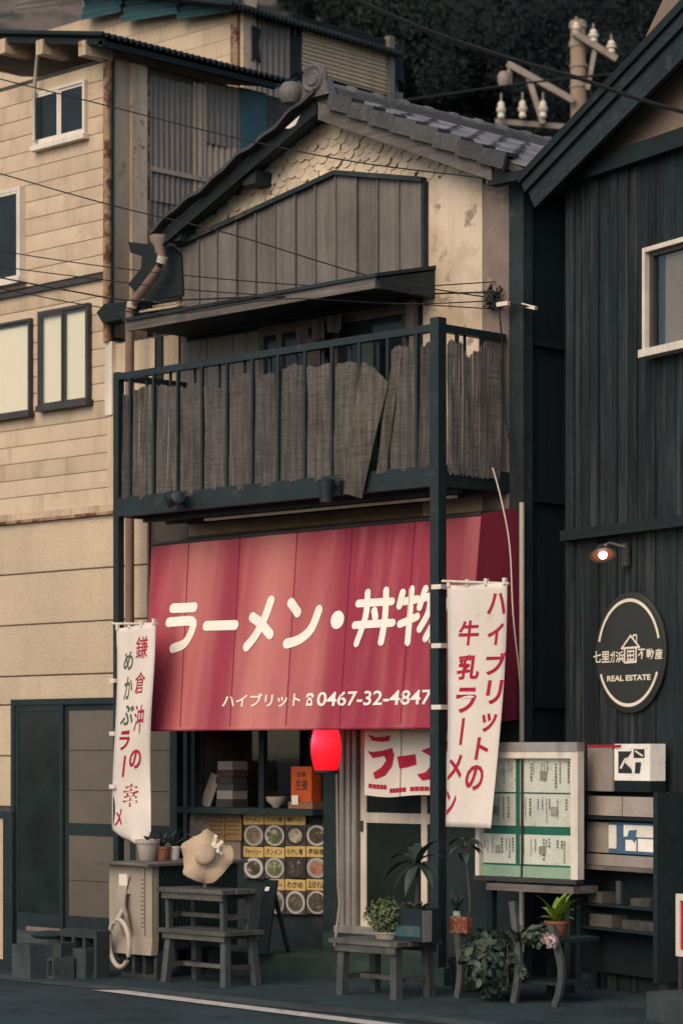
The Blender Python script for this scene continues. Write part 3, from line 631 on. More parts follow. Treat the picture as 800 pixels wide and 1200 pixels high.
vm = MB().prism([(0, 0, 0.0), (.25, 0, .014), (.25, 0, -.105), (0, 0, -.11)], (0, .03, 0)); vm.prism([(0, .03, .0), (.25, .03, .014), (.25, .03, -.01), (0, .03, -.02)], (0, .10, 0))
vme = meshof(vm, 'verge_tile', 'verge_tile')
for i in range(8):
    s_ = .20+i*.232; xq = PKX+s_*ca
    if xq > XEV-.1: break
    piece('verge_tile', vme, roof, (xq, YV-.045, zr(xq)+.045+random.uniform(-.004, .004)), (0, AN-.05, random.uniform(-.02, .02)))
# ridge courses, cap tiles and end ornament
rb_ = MB()
for k, (hw, z0, z1) in enumerate([(.12, -.03, .028), (.10, .03, .055)]): rb_.box(PKX-hw, PKX+hw, YV+.02+.01*k, YB, zr(PKX)+z0, zr(PKX)+z1)
rb_.build('ridge_course', 'ridge', roof)
cm = MB(); cm.grid(lambda u, v: (.07*math.cos(math.pi*u)*(1.18 if v > .82 else 1), .29*v, .06*math.sin(math.pi*u)*(1.2 if v > .82 else 1)), 10, 12, (0, 0, -.012)); cme = meshof(cm, 'ridge_cap', 'ridge', True)
for j in range(15): piece('ridge_cap', cme, roof, (PKX, YV+.08+j*.285, zr(PKX)+.055), (0, 0, R(random.uniform(-1.5, 1.5))))
zp = zr(PKX)
og = MB(); og.prism([(PKX-.17, YV-.03, zp-.02), (PKX+.17, YV-.03, zp-.02), (PKX+.12, YV-.03, zp+.10), (PKX-.12, YV-.03, zp+.10)], (0, .08, 0))
og.lathe((PKX, YV-.04, zp+.12), [(.105, .06), (.118, .03), (.108, 0), (.095, -.012), (.08, -.004), (.066, .006), (.05, -.01), (.03, -.004), (.01, -.008)], 24, (0, 1, 0))
og.build('ridge_end_ornament', 'ridge', roof, True)
bl = MB(); bl.lathe((PKX-.21, YV-.06, zp+.04), [(.01, -.09), (.06, -.075), (.092, -.02), (.09, .03), (.06, .075), (.01, .09)], 16); bl.build('ridge_ball', 'ridge', roof, True)
# eaves gutter at the right
MB().box(XR-.12, XEV-.02, YV+.01, YV+.10, zr(XEV)-.07, zr(XEV)-.005).build('eaves_box', 'tin_black', sh)
MB().tube([(XEV+.02, YV-.02, zr(XEV)-.055), (XEV+.02, YB, zr(XEV)-.055)], .035, 10).build('eaves_gutter', 'tin_black', sh, True)

# canopy over the balcony
cx0, cx1, cy0 = -3.42, -.70, .10
cn = MB(); cn.prism([(cx0, cy0-.02, 4.965), (cx0, YW, 5.10), (cx0, YW, 5.075), (cx0, cy0-.02, 4.94)], (cx1-cx0+.03, 0, 0)); can = cn.build('canopy', 'verdigris', sh)
MB().box(cx0+.02, cx1, cy0, cy0+.03, 4.865, 4.945).build('fascia', 'greywood', can)
MB().prism([(cx1, cy0+.03, 4.865), (cx1, YW, 4.865), (cx1, YW, 5.06), (cx1, cy0+.03, 4.94)], (.02, 0, 0)).build('end_board', 'verdigris', can)
for k in range(6):
    yy = cy0+.05+k*.105; MB().box(cx0+.04, cx1-.01, yy, yy+.1, 4.885, 4.9).build('ceiling_board', 'wall_dark', can)
# wall behind the balcony: boards, frames and dark sliding windows
MB().box(XL, xc0, YW+.01, YW+.04, 3.4, 4.9).build('balcony_wall', 'wall_dark', sh)
xa, xb = P(213, 400, YW).x, P(306, 400, YW).x
for k in range(3): MB().box(xa+(xb-xa)*k/3+.004, xa+(xb-xa)*(k+1)/3-.004, YW-.012, YW+.01, 3.5, 4.84).build('wall_board', 'clad', sh)
wb = MB(); 
for px in (309, 330, 395, 478): xq = P(px, 400, YW).x; wb.box(xq-.03, xq+.03, YW-.03, YW+.01, 3.5, 4.86)
wb.box(P(309, 400, YW).x, P(480, 400, YW).x, YW-.035, YW+.01, 4.78, 4.86)
bwin = wb.build('balcony_window', 'wall_grey', sh)
for (p0, p1) in ((312, 327), (333, 392), (398, 475)): MB().box(P(p0, 400, YW).x, P(p1, 400, YW).x, YW-.008, YW-.003, 3.5, 4.78).build('pane', 'glass_dark', bwin)
MB().box(P(483, 380, YW).x-.01, P(490, 380, YW).x, YW-.06, YW, 3.5, 4.87).build('corner_strip', 'greyplaster', sh)
# hanging bits behind the rail
for px, py, h in ((353, 388, 34), (372, 378, 26), (392, 372, 22), (428, 396, 50), (365, 400, 40)):
    c = P(px, py, .55); MB().grid(lambda u, v: (c.x-.09+.18*u, .55+.03*math.sin(u*9+px), c.z+.02-(h/165)*v*(1-.25*abs(u-.5))), 8, 4, (0, .012, 0)).build('hanging_cloth', 'leaf' if px == 428 else 'curtain', sh)
# downpipe: diagonal from the roof corner, then down behind the balcony post
dp = MB(); yp = .52
dp.tube([P(187, 288, yp), P(190, 302, yp), P(188, 312, yp), P(158, 352, yp), P(152, 362, yp)], .036, 10); dp.tube([P(152, 362, yp), V((P(152, 362, yp).x, yp, .95))], .036, 10)
dpo = dp.build('downpipe', 'pipe', sh, True)
MB().lathe(P(187, 288, yp)-V((0, 0, .06)), [(.03, 0), (.04, .05), (.075, .10), (.085, .14), (.07, .14)], 14).build('rainwater_head', 'steel', dpo, True)
for px, py in ((190, 304), (155, 356)): MB().tube([P(px+1, py-4, yp), P(px-1, py+4, yp)], .042, 10).build('pipe_collar', 'pipe_cream', dpo, True)
MB().tube([V((XR+.06, YW-.05, .2)), V((XR+.06, YW-.05, P(610, 590, YW).z))], .018, 8).build('corner_pipe', 'pipe_cream', sh, True)

# ---------------- shop front
zt_ = 3.3
MB().box(XL, XR-.1, YW, YW+.06, 1.95, 3.3).build('front_wall', 'wall_grey', sh)
MB().box(P(510, 900, YW).x, XR-.1, YW, YW+.06, 0, 1.95).build('front_wall', 'wall_dark', sh)
xp0, xp1 = P(384, 900, YW).x, P(401, 900, YW).x
MB().box(xp0, xp1, YW-.05, YW+.08, .1, 1.95).build('door_post', 'wall_dark', sh)
# shop window
xw0, xw1 = P(219, 900, YW).x, xp0; zs = P(300, 947, YW).z
fr = MB(); fr.box(xw0, xw0+.045, YW-.04, YW+.06, .1, 1.95); fr.box(xw0+.045, xw0+.10, YW-.01, YW+.06, zs, 1.95); fr.box(xw0+.1, xw1, YW-.02, YW+.06, 1.80, 1.95)
fr.box((xw0+xw1)/2-.03, (xw0+xw1)/2+.03, YW+.06, YW+.1, zs, 1.8)
sw = fr.build('shop_window', 'teal_metal', sh)
MB().box(xw0+.045, xw1, YW-.16, YW+.3, zs-.045, zs).build('sill', 'wall_dark', sw)
MB().box(xw0+.1, xw1, YW+.30, YW+.306, zs, 1.82).build('pane', 'glass', sw)
MB().box(xw0+.045, xw1, YW, YW+.06, .1, zs-.045).build('window_apron', 'wall_dark', sw)
MB().box(xw0+.045, P(283, 970, YW).x, YW-.012, YW-.001, .75, zs-.05).build('apron_board', 'greyplaster', sw)
# door
xd0, xd1 = P(403, 900, YW).x, P(511, 900, YW).x; zd0 = .30
df = MB()
for k, w_ in enumerate((.0, .045, .09)): df.box(xd0+w_, xd0+w_+.04, YW-.05+.02*k, YW+.05, zd0-.02, 1.95)
df.box(xd0, xd1, YW-.03, YW+.05, 1.88, 1.95); df.box(xd0-.02, xd1, YW-.09, YW+.05, zd0-.05, zd0)
dro = df.build('door', 'alu', sh)
xl0 = P(420, 900, YW).x
lf = MB(); lf.box(xl0, xl0+.06, YW+.02, YW+.045, zd0, 1.88); lf.box(P(491, 900, YW).x, P(498, 900, YW).x, YW+.02, YW+.045, zd0, 1.88)
lf.box(xl0+.06, xd1, YW+.015, YW+.045, P(450, 965, YW).z, P(450, 953, YW).z); lf.box(xl0+.06, xd1, YW+.02, YW+.045, zd0, zd0+.09)
lf.build('door_leaf', 'door_white', dro)
for z0, z1 in ((zd0+.09, P(450, 965, YW).z), (P(450, 953, YW).z, 1.88)): MB().box(xl0+.06, xd1, YW+.03, YW+.036, z0, z1).build('pane', 'glass_dark', dro)
MB().box(xl0+.012, xl0+.03, YW+.005, YW+.02, 1.0, 1.08).build('pull', 'frame_dark', dro)
MB().box(xd0-.1, xd1+.1, YW-.13, YW-.0, .12, zd0-.05).build('threshold', 'greenstep', sh)
MB().box(-2.75, .1, YW-.75, YW-.13, 0, .12).build('step', 'greenstep', sh)
MB().tube([P(394, 858, YW-.1), P(396, 1040, YW-.1), P(398, 1060, YW-.12), P(392, 1110, YW-.3)], .011, 6).build('conduit', 'steel', sh, True)

# ================================================================== BALCONY
X0 = P(139, 500, 0).x; Z0, Z1 = 3.41, 3.555; ZR = 4.52
bc = thing('balcony', (X0/2, 0, 0), 'dark teal steel balcony on posts across the shop front', 'balcony')
MB().box(-.04, .04, -.04, .04, 0, ZR+.04).build('post', 'teal_metal', bc)
MB().box(X0-.03, X0+.03, -.03, .03, 0, ZR+.01).build('post', 'teal_metal', bc)
MB().box(X0+.03, -.04, -.03, .03, Z0, Z1).build('beam', 'teal_metal', bc)
MB().box(-.03, .03, .04, YW, Z0, Z1).build('beam', 'teal_metal', bc)
MB().box(X0-.03, X0+.03, .03, YW, Z0, Z1).build('beam', 'teal_metal', bc)
MB().box(X0+.03, -.04, -.03, .03, ZR-.05, ZR).build('rail', 'teal_metal', bc)
MB().box(-.03, .03, .04, YW-.03, ZR-.05, ZR).build('rail', 'teal_metal', bc)
MB().box(X0-.02, X0+.02, .03, YW, ZR-.05, ZR).build('rail', 'teal_metal', bc)
MB().box(X0+.03, -.03, .03, YW, Z0+.03, Z0+.06).build('floor', 'wall_dark', bc)
for yy in (.22, .45): MB().box(X0+.03, -.03, yy, yy+.05, Z0-.03, Z0+.03).build('joist', 'frame_dark', bc)
brm = meshof(MB().box(-.008, .008, -.008, .008, 0, ZR-.05-Z1), 'bar', 'teal_metal')
brt = meshof(MB().box(-.011, .011, -.011, .011, 0, ZR-.05-Z1), 'bar', 'teal_metal')
nbar = 24
for k in range(1, nbar):
    xq = X0+.03+(-.07-X0)*k/nbar
    piece('bar', brt if k % 2 else brm, bc, (xq, -.022 if k % 2 else .025, Z1))
for k in range(1, 5): piece('bar', brt if k % 2 else brm, bc, (.022 if k % 2 else -.02, .04+k*.125, Z1))
# reed screens woven between the bars
def reeds(mb, a, b, z0, z1, nr, bow=.0, jag=.02, top=None, nrm=V((0, -1, 0)), rn=None, slant=0.0):
    rn = rn or random; a, b = V(a), V(b)
    for i in range(nr):
        u = (i+.5)/nr; w_ = (b-a)/nr*.62; c = a*(1-u)+b*u; off = nrm*(bow*math.sin(math.pi*u)+rn.uniform(-.003, .003))
        zt = z1+rn.uniform(-jag, jag*.4)+(top(u) if top else 0); zb = z0+rn.uniform(-.012, .02); pts = []
        for k in range(5):
            t = k/4; q = c+off+nrm*(.006*math.sin(t*5+i*.3))+(b-a).normalized()*(slant*t+rn.uniform(-.003, .003)); q.z = zb+(zt-zb)*t; pts.append(q)
        vs = []; 
        for q in pts: vs += [q-w_, q+nrm*.006, q+w_, q-nrm*.003]
        fs = [(4*k+e, 4*k+(e+1) % 4, 4*k+4+(e+1) % 4, 4*k+4+e) for k in range(4) for e in range(4)]+[(0, 1, 2, 3), (19, 18, 17, 16)]
        mb.add(vs, fs)
rs = thing('reed_screen', (X0/2, .0, Z1), 'grey-brown reed screen woven in strips through the balcony bars', 'screen')
rn = random.Random(3)
prev = .0
for k in range(0, nbar+1, 2):
    xa_, xb_ = X0+.03+(-.07-X0)*(k-1)/nbar-.012, X0+.03+(-.07-X0)*(k+1)/nbar-.008
    xa_ = max(xa_, X0+.045); 
    xb_ = min(xb_, -.05)
    zt1 = ZR-.17+rn.uniform(-.02, .02)+.02*math.sin(k*.6)
    if k in (20,): continue
    mb = MB(); reeds(mb, (xa_+.004, 0, 0), (xb_, 0, 0), Z1-.03+rn.uniform(-.01, .02), zt1 + (.03 if k > 18 else 0), 44, .026+.012*rn.random(), .006, top=lambda u, k=k: .012*math.sin(u*5+k*1.7)+.006*math.sin(u*13+k), nrm=V((0, -1, 0)), rn=rn, slant=rn.uniform(-.02, .03))
    mb.build('screen_strip', 'reed', rs, fixn=False)
# side panel with ragged ends
mb = MB(); reeds(mb, (.034, .06, 0), (.034, YW-.10, 0), Z1-.06, ZR-.12, 60, .0, .012, top=lambda u: .045*math.sin(u*11)+.02*math.sin(u*29)-.02, nrm=V((1, 0, 0)), rn=rn)
mb.build('screen_strip', 'reed', rs, fixn=False)
MB().box(.0, .012, YW-.26, YW-.02, Z1-.1, ZR-.05).build('side_cloth', 'greyplaster', rs)
# loose strip that has come away and leans outwards
ls = MB(); b0, b1 = P(403, 578, -.06), P(424, 584, -.06); t0, t1 = P(424, 420, -.05), P(455, 444, -.05)
for i in range(44):
    u = (i+.5)/44; p = b0*(1-u)+b1*u; q = t0*(1-u)+t1*u + V((0, 0, -.05*abs(u-.45)+rn.uniform(-.006, .006))); wv = (t1-t0)*.013
    md = p*.5+q*.5+V((.012*math.sin(u*3), -.012, 0))
    vs = []
    for c, s_ in ((p, .6), (md, .9), (q, 1.1)): vs += [c-wv*s_, c+V((0, -.006, 0)), c+wv*s_, c+V((0, .004, 0))]
    ls.add(vs, [(4*k+e, 4*k+(e+1) % 4, 4*k+4+(e+1) % 4, 4*k+4+e) for k in range(2) for e in range(4)]+[(0, 1, 2, 3), (11, 10, 9, 8)])
tag(ls.build('reed_strip', 'reed_pale', fixn=False), 'loose reed strip slipped sideways out of the balcony screen', 'screen')
l2 = MB(); b0, b1 = P(441, 556, -.03), P(452, 554, -.03); t0, t1 = P(459, 425, -.03), P(471, 418, -.03)
for i in range(16):
    u = (i+.5)/16; p = b0*(1-u)+b1*u; q = t0*(1-u)+t1*u+V((0, 0, rn.uniform(-.008, .008))); wv = (t1-t0)*.036; vs = []
    for c, s_ in ((p, .9), (p*.5+q*.5+V((0, -.01, 0)), 1), (q, 1)): vs += [c-wv*s_, c+V((0, -.006, 0)), c+wv*s_, c+V((0, .004, 0))]
    l2.add(vs, [(4*k+e, 4*k+(e+1) % 4, 4*k+4+(e+1) % 4, 4*k+4+e) for k in range(2) for e in range(4)]+[(0, 1, 2, 3), (11, 10, 9, 8)])
tag(l2.build('reed_strip', 'reed_pale', fixn=False), 'narrow slanted reed strip right of the gap in the balcony screen', 'screen')
# spotlights on the beam
def spot(px, py, label, flip):
    c = P(px, py, -.045); t = thing('spotlight', c, label, 'spotlight', 'spotlights on the balcony beam')
    MB().box(c.x-.05, c.x+.05, -.06, -.03, c.z-.05, c.z+.05).build('mount', 'teal_metal', t)
    a = V((.5 if flip else -.35, -.55, -.25)).normalized()
    MB().bar(c+V((0, -.02, 0)), c+V((0, -.09, .02)), .03, .03).build('arm', 'teal_metal', t)
    h = c+V((0, -.10, .03)) if not flip else c+V((.0, -.10, .0))
    MB().lathe(h, [(.03, -.06), (.05, -.055), (.055, .0), (.062, .05), (.05, .055)], 14, a if not flip else (0, 0, 1)).build('head', 'teal_metal', t, True)
    MB().lathe(h+(V((.07, -.01, 0)) if not flip else V((0, 0, -.075))), [(.02, -.03), (.045, -.03), (.05, .02), (.03, .03)], 12, (.7, -.5, .2) if not flip else (0, 0, 1)).build('cap', 'teal_metal', t, True)
spot(214, 590, 'spotlight with two turned heads on the left of the balcony beam', False)
spot(394, 572, 'upright spotlight below the loose reed strip on the beam', True)
rd = MB().tube([V((P(240, 599, .25).x, .25, 3.36)), V((-.06, .25, 3.36))], .012, 6); tag(rd.build('awning_rod', 'pipe_cream', smooth=True), 'thin pale rod running under the balcony above the awning', 'rod')

# ================================================================== AWNING
aT0, aT1 = V((-3.385, .345, 3.215)), V((.085, .345, 3.235)); aB0, aB1 = V((-3.20, .105, 1.765)), V((.145, .105, 1.765))
an = (aT1-aT0).cross(aB0-aT0).normalized()
if an.y > 0: an = -an
aw = thing('awning', (-1.6, .4, 1.765), 'faded red cloth awning with white noodle-shop lettering under the balcony', 'awning')
npan = 5
def apt(u, v):                                       # u along, v from the bottom up
    return (aB0*(1-u)+aB1*u)*(1-v)+(aT0*(1-u)+aT1*u)*v
edges = [0, .128, .295, .475, .64, .82, 1]
def abulge(u, v):
    u = min(.9999, max(0, u)); k = max(i for i in range(6) if edges[i] <= u); w_ = (u-edges[k])/(edges[k+1]-edges[k])
    return .012*math.sin(math.pi*w_)**.7*math.sin(math.pi*min(1, max(0, v)))+.004*math.sin(9*u*3+v*4)*math.sin(math.pi*w_)*(1-v)+.003*math.sin(v*11+u*23)*math.sin(math.pi*w_)
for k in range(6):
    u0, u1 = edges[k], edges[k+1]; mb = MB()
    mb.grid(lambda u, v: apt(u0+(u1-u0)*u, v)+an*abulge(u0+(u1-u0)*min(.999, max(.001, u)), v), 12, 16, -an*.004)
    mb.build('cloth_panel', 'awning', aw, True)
    if k: MB().bar(apt(u0, .0)+an*.004, apt(u0, 1)+an*.004, .006, .003, an).build('seam', 'awning_side', aw)
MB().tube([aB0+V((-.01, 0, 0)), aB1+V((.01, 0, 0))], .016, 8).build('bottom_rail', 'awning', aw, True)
MB().tube([aT0, aT1], .014, 8).build('top_rail', 'frame_dark', aw, True)
MB().prism([aB1, aT1, V((.10, YW, 3.30)), V((.14, YW, 1.82))], (-.004, 0, 0)).build('side_cloth', 'awning_side', aw)
MB().prism([aB0, aT0, V((-3.385, YW, 3.28)), V((-3.2, YW, 1.82))], (.004, 0, 0)).build('side_cloth', 'awning_side', aw)
MB().prism([aT0, aT1, V((.085, YW, 3.29)), V((-3.385, YW, 3.28))], (0, 0, -.004)).build('top_cloth', 'awning_side', aw)
# lettering, drawn on the cloth
ao = PP(340, 750, aB0, an)
ax_ = (aB1-aB0).normalized(); ay_ = an.cross(ax_); ay_ = ay_ if ay_.z > 0 else -ay_
aoff = an*.003
def afn(u, v):
    p = ao+ax_*u+ay_*v; vv = (p.z-aB0.z)/(aT0.z-aB0.z); xl_ = aB0.x+(aT0.x-aB0.x)*vv; xr_ = aB1.x+(aT1.x-aB1.x)*vv
    return p+aoff+an*abulge((p.x-xl_)/(xr_-xl_), vv)
def a2(px, py):
    p = PP(px, py, aB0+aoff, an)-(ao+aoff); return (p.dot(ax_), p.dot(ay_))
Zp = lambda X, Y: a2(180+X/2.353, 660+Y/2.353)
W_ = .076
def character(strokes, w_):
    lt = MB()
    for st in strokes: stroke(lt, [Zp(*q) for q in st], w_, afn)
    o = lt.build('character', 'white_print', aw, fixn=False); face_dir(o, an)
character([[(56, 125), (114, 122)], [(46, 164), (108, 161), (106, 190), (86, 222), (56, 236)]], W_)
character([[(148, 174), (226, 171)]], W_)
character([[(326, 104), (309, 155), (285, 200), (258, 231)], [(276, 150), (300, 168), (325, 198)]], W_)
character([[(380, 110), (399, 137)], [(458, 130), (437, 180), (405, 210), (368, 222)]], W_)
lt = MB(); cx_, cy_ = Zp(508, 157); lt.add([afn(cx_+.064*math.cos(t*math.pi/10), cy_+.068*math.sin(t*math.pi/10)) for t in range(20)], [tuple(range(20))])
o = lt.build('character', 'white_print', aw, fixn=False); face_dir(o, an)
character([[(566, 112), (658, 106)], [(556, 172), (660, 165)], [(592, 82), (587, 150), (562, 222)], [(643, 76), (640, 150), (630, 218)], [(611, 132), (614, 150)]], W_*.76)
character([[(688, 82), (679, 118)], [(690, 106), (728, 100)], [(712, 72), (706, 150), (700, 218)], [(680, 168), (728, 148)],
           [(752, 72), (735, 122)], [(745, 98), (800, 92), (800, 160), (788, 212), (770, 214)], [(768, 100), (760, 140), (735, 182)], [(786, 105), (778, 160), (752, 208)]], W_*.76)
lt2 = MB(); u0, v0 = a2(260, 832); u1, v1 = a2(354, 810); put_text(lt2, 'ハイブリット', u0, u1, v0+.015, v1-.01, afn, .018)
o = lt2.build('lettering', 'white_print', aw, fixn=False); face_dir(o, an); lt2 = MB()
u0, v0 = a2(358, 829); u1, v1 = a2(371, 811); pw, ph_ = u1-u0-.02, v1-v0-.02
pq = lambda a, b: afn(u0+.003+pw*a, v0+.01+ph_*b)
for poly in ([(.08, 0), (.92, 0), (.92, .12), (.80, .50), (.66, .58), (.66, .68), (.56, .68), (.56, .58), (.44, .58), (.44, .68), (.34, .68), (.34, .58), (.2, .50), (.08, .12)],
             [(0, .66), (.2, .62), (.24, .76), (.5, .82), (.76, .76), (.8, .62), (1, .66), (.98, .86), (.76, 1), (.24, 1), (.02, .86)]): lt2.add([pq(*q) for q in poly], [tuple(range(len(poly)))])
lt3 = MB(); cxp, cyp = u0+.003+pw*.5, v0+.01+ph_*.30
lt3.add([afn(cxp+pw*.15*math.cos(q*math.pi/8), cyp+ph_*.14*math.sin(q*math.pi/8))+an*.002 for q in range(16)], [tuple(range(16))]); o = lt3.build('telephone_dial', 'awning_side', aw, fixn=False); face_dir(o, an)
o = lt2.build('telephone_symbol', 'white_print', aw, fixn=False); face_dir(o, an); lt2 = MB()
u0, v0 = a2(371, 829); u1, v1 = a2(507, 807); put_text(lt2, '0467-32-4847', u0, u1, v0+.006, v1-.006, afn, .016)
o = lt2.build('lettering', 'white_print', aw, fixn=False); face_dir(o, an)

# ================================================================== BANNERS
def banner(px_top, name_label, fnpix, yfn, letters, arm, ties, group=None, nv=40, nu=10, thick=.0):
    """fnpix(u,v)-> pixel position of the cloth; yfn(u,v)-> its distance from the facade line"""
    def pt(u, v): a, b = fnpix(u, v); return P(a, b, yfn(u, v))
    c = pt(0, 0); t = thing('banner', (c.x, c.y, pt(.5, 1).z), name_label, 'banner', group)
    mb = MB(); mb.grid(pt, nu, nv); cl = mb.build('cloth', 'cloth', t, True, fixn=False)
    sm = cl.modifiers.new('thickness', 'SOLIDIFY'); sm.thickness = .002
    toward = V((.707, -.707, .0))
    def lf(u, v): return pt(min(1, max(0, u)), min(1, max(0, v)))+toward*.006
    for ch, u0, u1, v0, v1, ma in letters:
        mb = MB(); put_text(mb, ch, u0, u1, v1, v0, lf, (.008 if ch in '鎌倉沖幸' else .026), .12)
        o = mb.build('character', ma, t, fixn=False); face_dir(o, toward)
    a0, a1 = arm; MB().tube([a0, a1], .009, 8).build('arm', 'frame_white', t, True)
    for k in range(4):
        u = .03+.31*k; q = pt(u, 0); 
        MB().obox(q+V((0, 0, .012)), (.012, 0, 0), (0, .012, 0), (0, 0, .022)).build('loop', 'cloth', t)
    for (q, w_) in ties: MB().obox(q, (w_, 0, 0), (0, .045, 0), (0, 0, .016)).build('tie', 'cloth', t)
    return t
xL = X0
def lpix(u, v):
    le = 134+1.5*math.sin(v*6)+(-2*v)+(2.5 if v < .1 else 3)*(1-v)+(3+10*max(0, v-.93)/.07 if v > .8 else 0)*0
    ri = 181-6*v+1.5*math.sin(v*7+1)-6*max(0, v-.93)/.07
    le = le-(0 if v < .86 else 0)+ 16*max(0, v-.955)/.045
    yb = 737+248*v-(4*(u) if v < .5 else 0)+ (8*u if v > .9 else 0) - 3*u*(1-v)
    return le+(ri-le)*u, yb
def lyf(u, v): return -.06+.02*math.sin(u*5.5+v*3)+.035*math.sin(v*9+u*2)*v + .05*max(0, v-.85)*math.sin(u*9)
RED, GRN = 'red_print', 'green_print'
Lb = lambda ch, px0, px1, py0, py1, ma: (ch, (px0-134)/47, (px1-134)/47, (py0-737)/248, (py1-737)/248, ma)
banner(134, 'narrow white banner with green and red characters on the left post', lpix, lyf,
       [Lb('鎌', 157, 172, 750, 776, RED), Lb('倉', 157, 170, 791, 817, RED), Lb('沖', 158, 171, 830, 861, RED), Lb('の', 154, 169, 879, 902, RED), Lb('幸', 147, 166, 919, 946, RED),
        Lb('め', 142, 154, 766, 788, GRN), Lb('か', 143, 154, 795, 822, GRN), Lb('ぶ', 140, 158, 828, 852, GRN), Lb('ラ', 140, 154, 858, 880, RED), Lb('丨', 145, 150, 886, 911, RED), Lb('メ', 137, 146, 948, 968, RED)],
       (P(131, 731, -.05), P(185, 731, -.05)), [(P(136, y_, -.02), .03) for y_ in (798, 860, 922)])
def rpix(u, v):
    le = 524-2*v+2*math.sin(v*3.1)
    ri = 594-2*v-16*(v**1.6)+1.0*math.sin(v*5)-5*math.exp(-((v-.93)/.08)**2)*0
    yb = 686+(283)*v-3*u*(1-v)+2*u*v
    return le+(ri-le)*u, yb
def ryf(u, v): return -.05+.05*u*math.sin(v*3.0)+.018*math.sin(u*6+v*4)
def Rb(ch, px0, px1, py0, py1):
    v = (py0+py1)/2; v = (v-686)/283; a, _ = rpix(0, v); b, _ = rpix(1, v)
    return (ch, (px0-a)/(b-a), (px1-a)/(b-a), (py0-686)/283, (py1-686)/283, RED)
banner(524, 'tall white banner with crimson characters on the right balcony post', rpix, ryf,
       [Rb('ハ', 570, 592, 697, 722), Rb('イ', 571, 590, 732, 757), Rb('ブ', 569, 594, 766, 792), Rb('リ', 569, 589, 798, 826), Rb('ッ', 564, 582, 836, 858), Rb('ト', 556, 572, 864, 890), Rb('の', 545, 566, 896, 926),
        Rb('牛', 537, 561, 728, 757), Rb('乳', 535, 561, 768, 797), Rb('ラ', 534, 558, 806, 836), Rb('丨', 538, 544, 842, 873), Rb('メ', 522, 541, 884, 915), Rb('ン', 520, 534, 926, 956)],
       (P(518, 681, -.055), P(596, 684, -.055)), [(P(516, y_, -.0), .045) for y_ in (688, 757, 829)])

# ================================================================== LANTERN AND NOREN
lc = P(382, 878, .32)
ln = thing('paper_lantern', (lc.x, lc.y, lc.z-.17), 'glowing red paper lantern under the awning edge', 'lantern')
prf = []
for k in range(25):
    t = k/24; r_ = .080+.032*math.sin(math.pi*t)**.65; prf.append((r_*(1.0 if k % 2 else .955), -.165+.33*t))
shd = MB().lathe(lc, prf, 24); shd.f = [q for q in shd.f if len(q) == 4]; shd.build('shade', 'lantern', ln, True)
for z0 in (-.18, .155): MB().lathe(lc+V((0, 0, z0)), [(.075, 0), (.085, .005), (.085, .025), (.075, .03)], 20).build('rim', 'wall_dark', ln, True)
MB().tube([lc+V((0, 0, .18)), lc+V((0, 0, .3))], .006, 6).build('hanger', 'wire', ln)
pl = bpy.data.lights.new('lantern_glow', 'POINT'); pl.energy = 1.9; pl.color = (1, .55, .35); pl.shadow_soft_size = .02
po = bpy.data.objects.new('lantern_glow', pl); COL.objects.link(po); po.parent = ln; po.location = (-.035, -.045, .235)
MB().lathe(lc+V((-.02, .0, .05)), [(.006, -.03), (.02, -.02), (.026, .0), (.012, .03), (.012, .06)], 10).build('bulb', 'porcelain', ln, True)
yn = .42
def npt(u, v):
    a = P(427+112*u, 853+(79+3*u-4*math.exp(-((u-.42)/.05)**2)*0)*v, yn); return a+V((0, .02*math.sin(u*11)*v, -.012*math.sin(u*7.5)*v))
nr_ = thing('noren', (P(470, 900, yn).x, yn, P(470, 932, yn).z), 'white split door curtain with large crimson characters', 'curtain')
for k, (u0, u1) in enumerate(((0, .385), (.395, .69), (.70, 1))):
    mb = MB(); mb.grid(lambda u, v: npt(u0+(u1-u0)*u, v), 8, 8, (0, .003, 0)); mb.build('cloth', 'cloth', nr_, True)
def nfn(u, v): return npt(u, v)+V((.003, -.005, 0))
nu_ = lambda px, py: ((px-427)/112, (py-853)/79)
npoly = [[(431, 861), (436, 868), (447, 869), (456, 868), (457, 861), (452, 863), (441, 864)], [(430, 880), (436, 888), (449, 885), (452, 890), (446, 898), (436, 905), (438, 912), (450, 907), (459, 897), (462, 884), (459, 876), (448, 879), (436, 881)],
             [(466, 886), (469, 900), (478, 899), (488, 896), (487, 884), (478, 885)], [(493, 880), (503, 886), (505, 895), (498, 905), (489, 908), (494, 915), (505, 912), (514, 898), (522, 884), (528, 868), (517, 868), (511, 880), (503, 876)],
             [(529, 870), (537, 880), (538, 873), (533, 866)]]
for grp in ((0, 1), (2,), (3, 4)):
    mb = MB()
    for g_ in grp: mb.add([nfn(*nu_(*q)) for q in npoly[g_]], [tuple(range(len(npoly[g_])))])
    o = mb.build('character', 'red_print', nr_, fixn=False); face_dir(o, V((0, -1, 0)))
mb = MB()
for p0, p1 in ((431, 452), (456, 478), (482, 506), (510, 534)):
    q = 918 if p0 < 440 else 922
    for k in range(5):
        a, b = p0+(p1-p0)*k/5, p0+(p1-p0)*(k+.85)/5; mb.add([nfn(*nu_(a, q)), nfn(*nu_(b, q)), nfn(*nu_(b, q+5)), nfn(*nu_(a, q+5))], [(0, 1, 2, 3)])
o = mb.build('lettering', 'red_print', nr_, fixn=False); face_dir(o, V((0, -1, 0)))
MB().tube([npt(-.03, .0), npt(1.02, .0)], .011, 8).build('rod', 'frame_white', nr_, True)

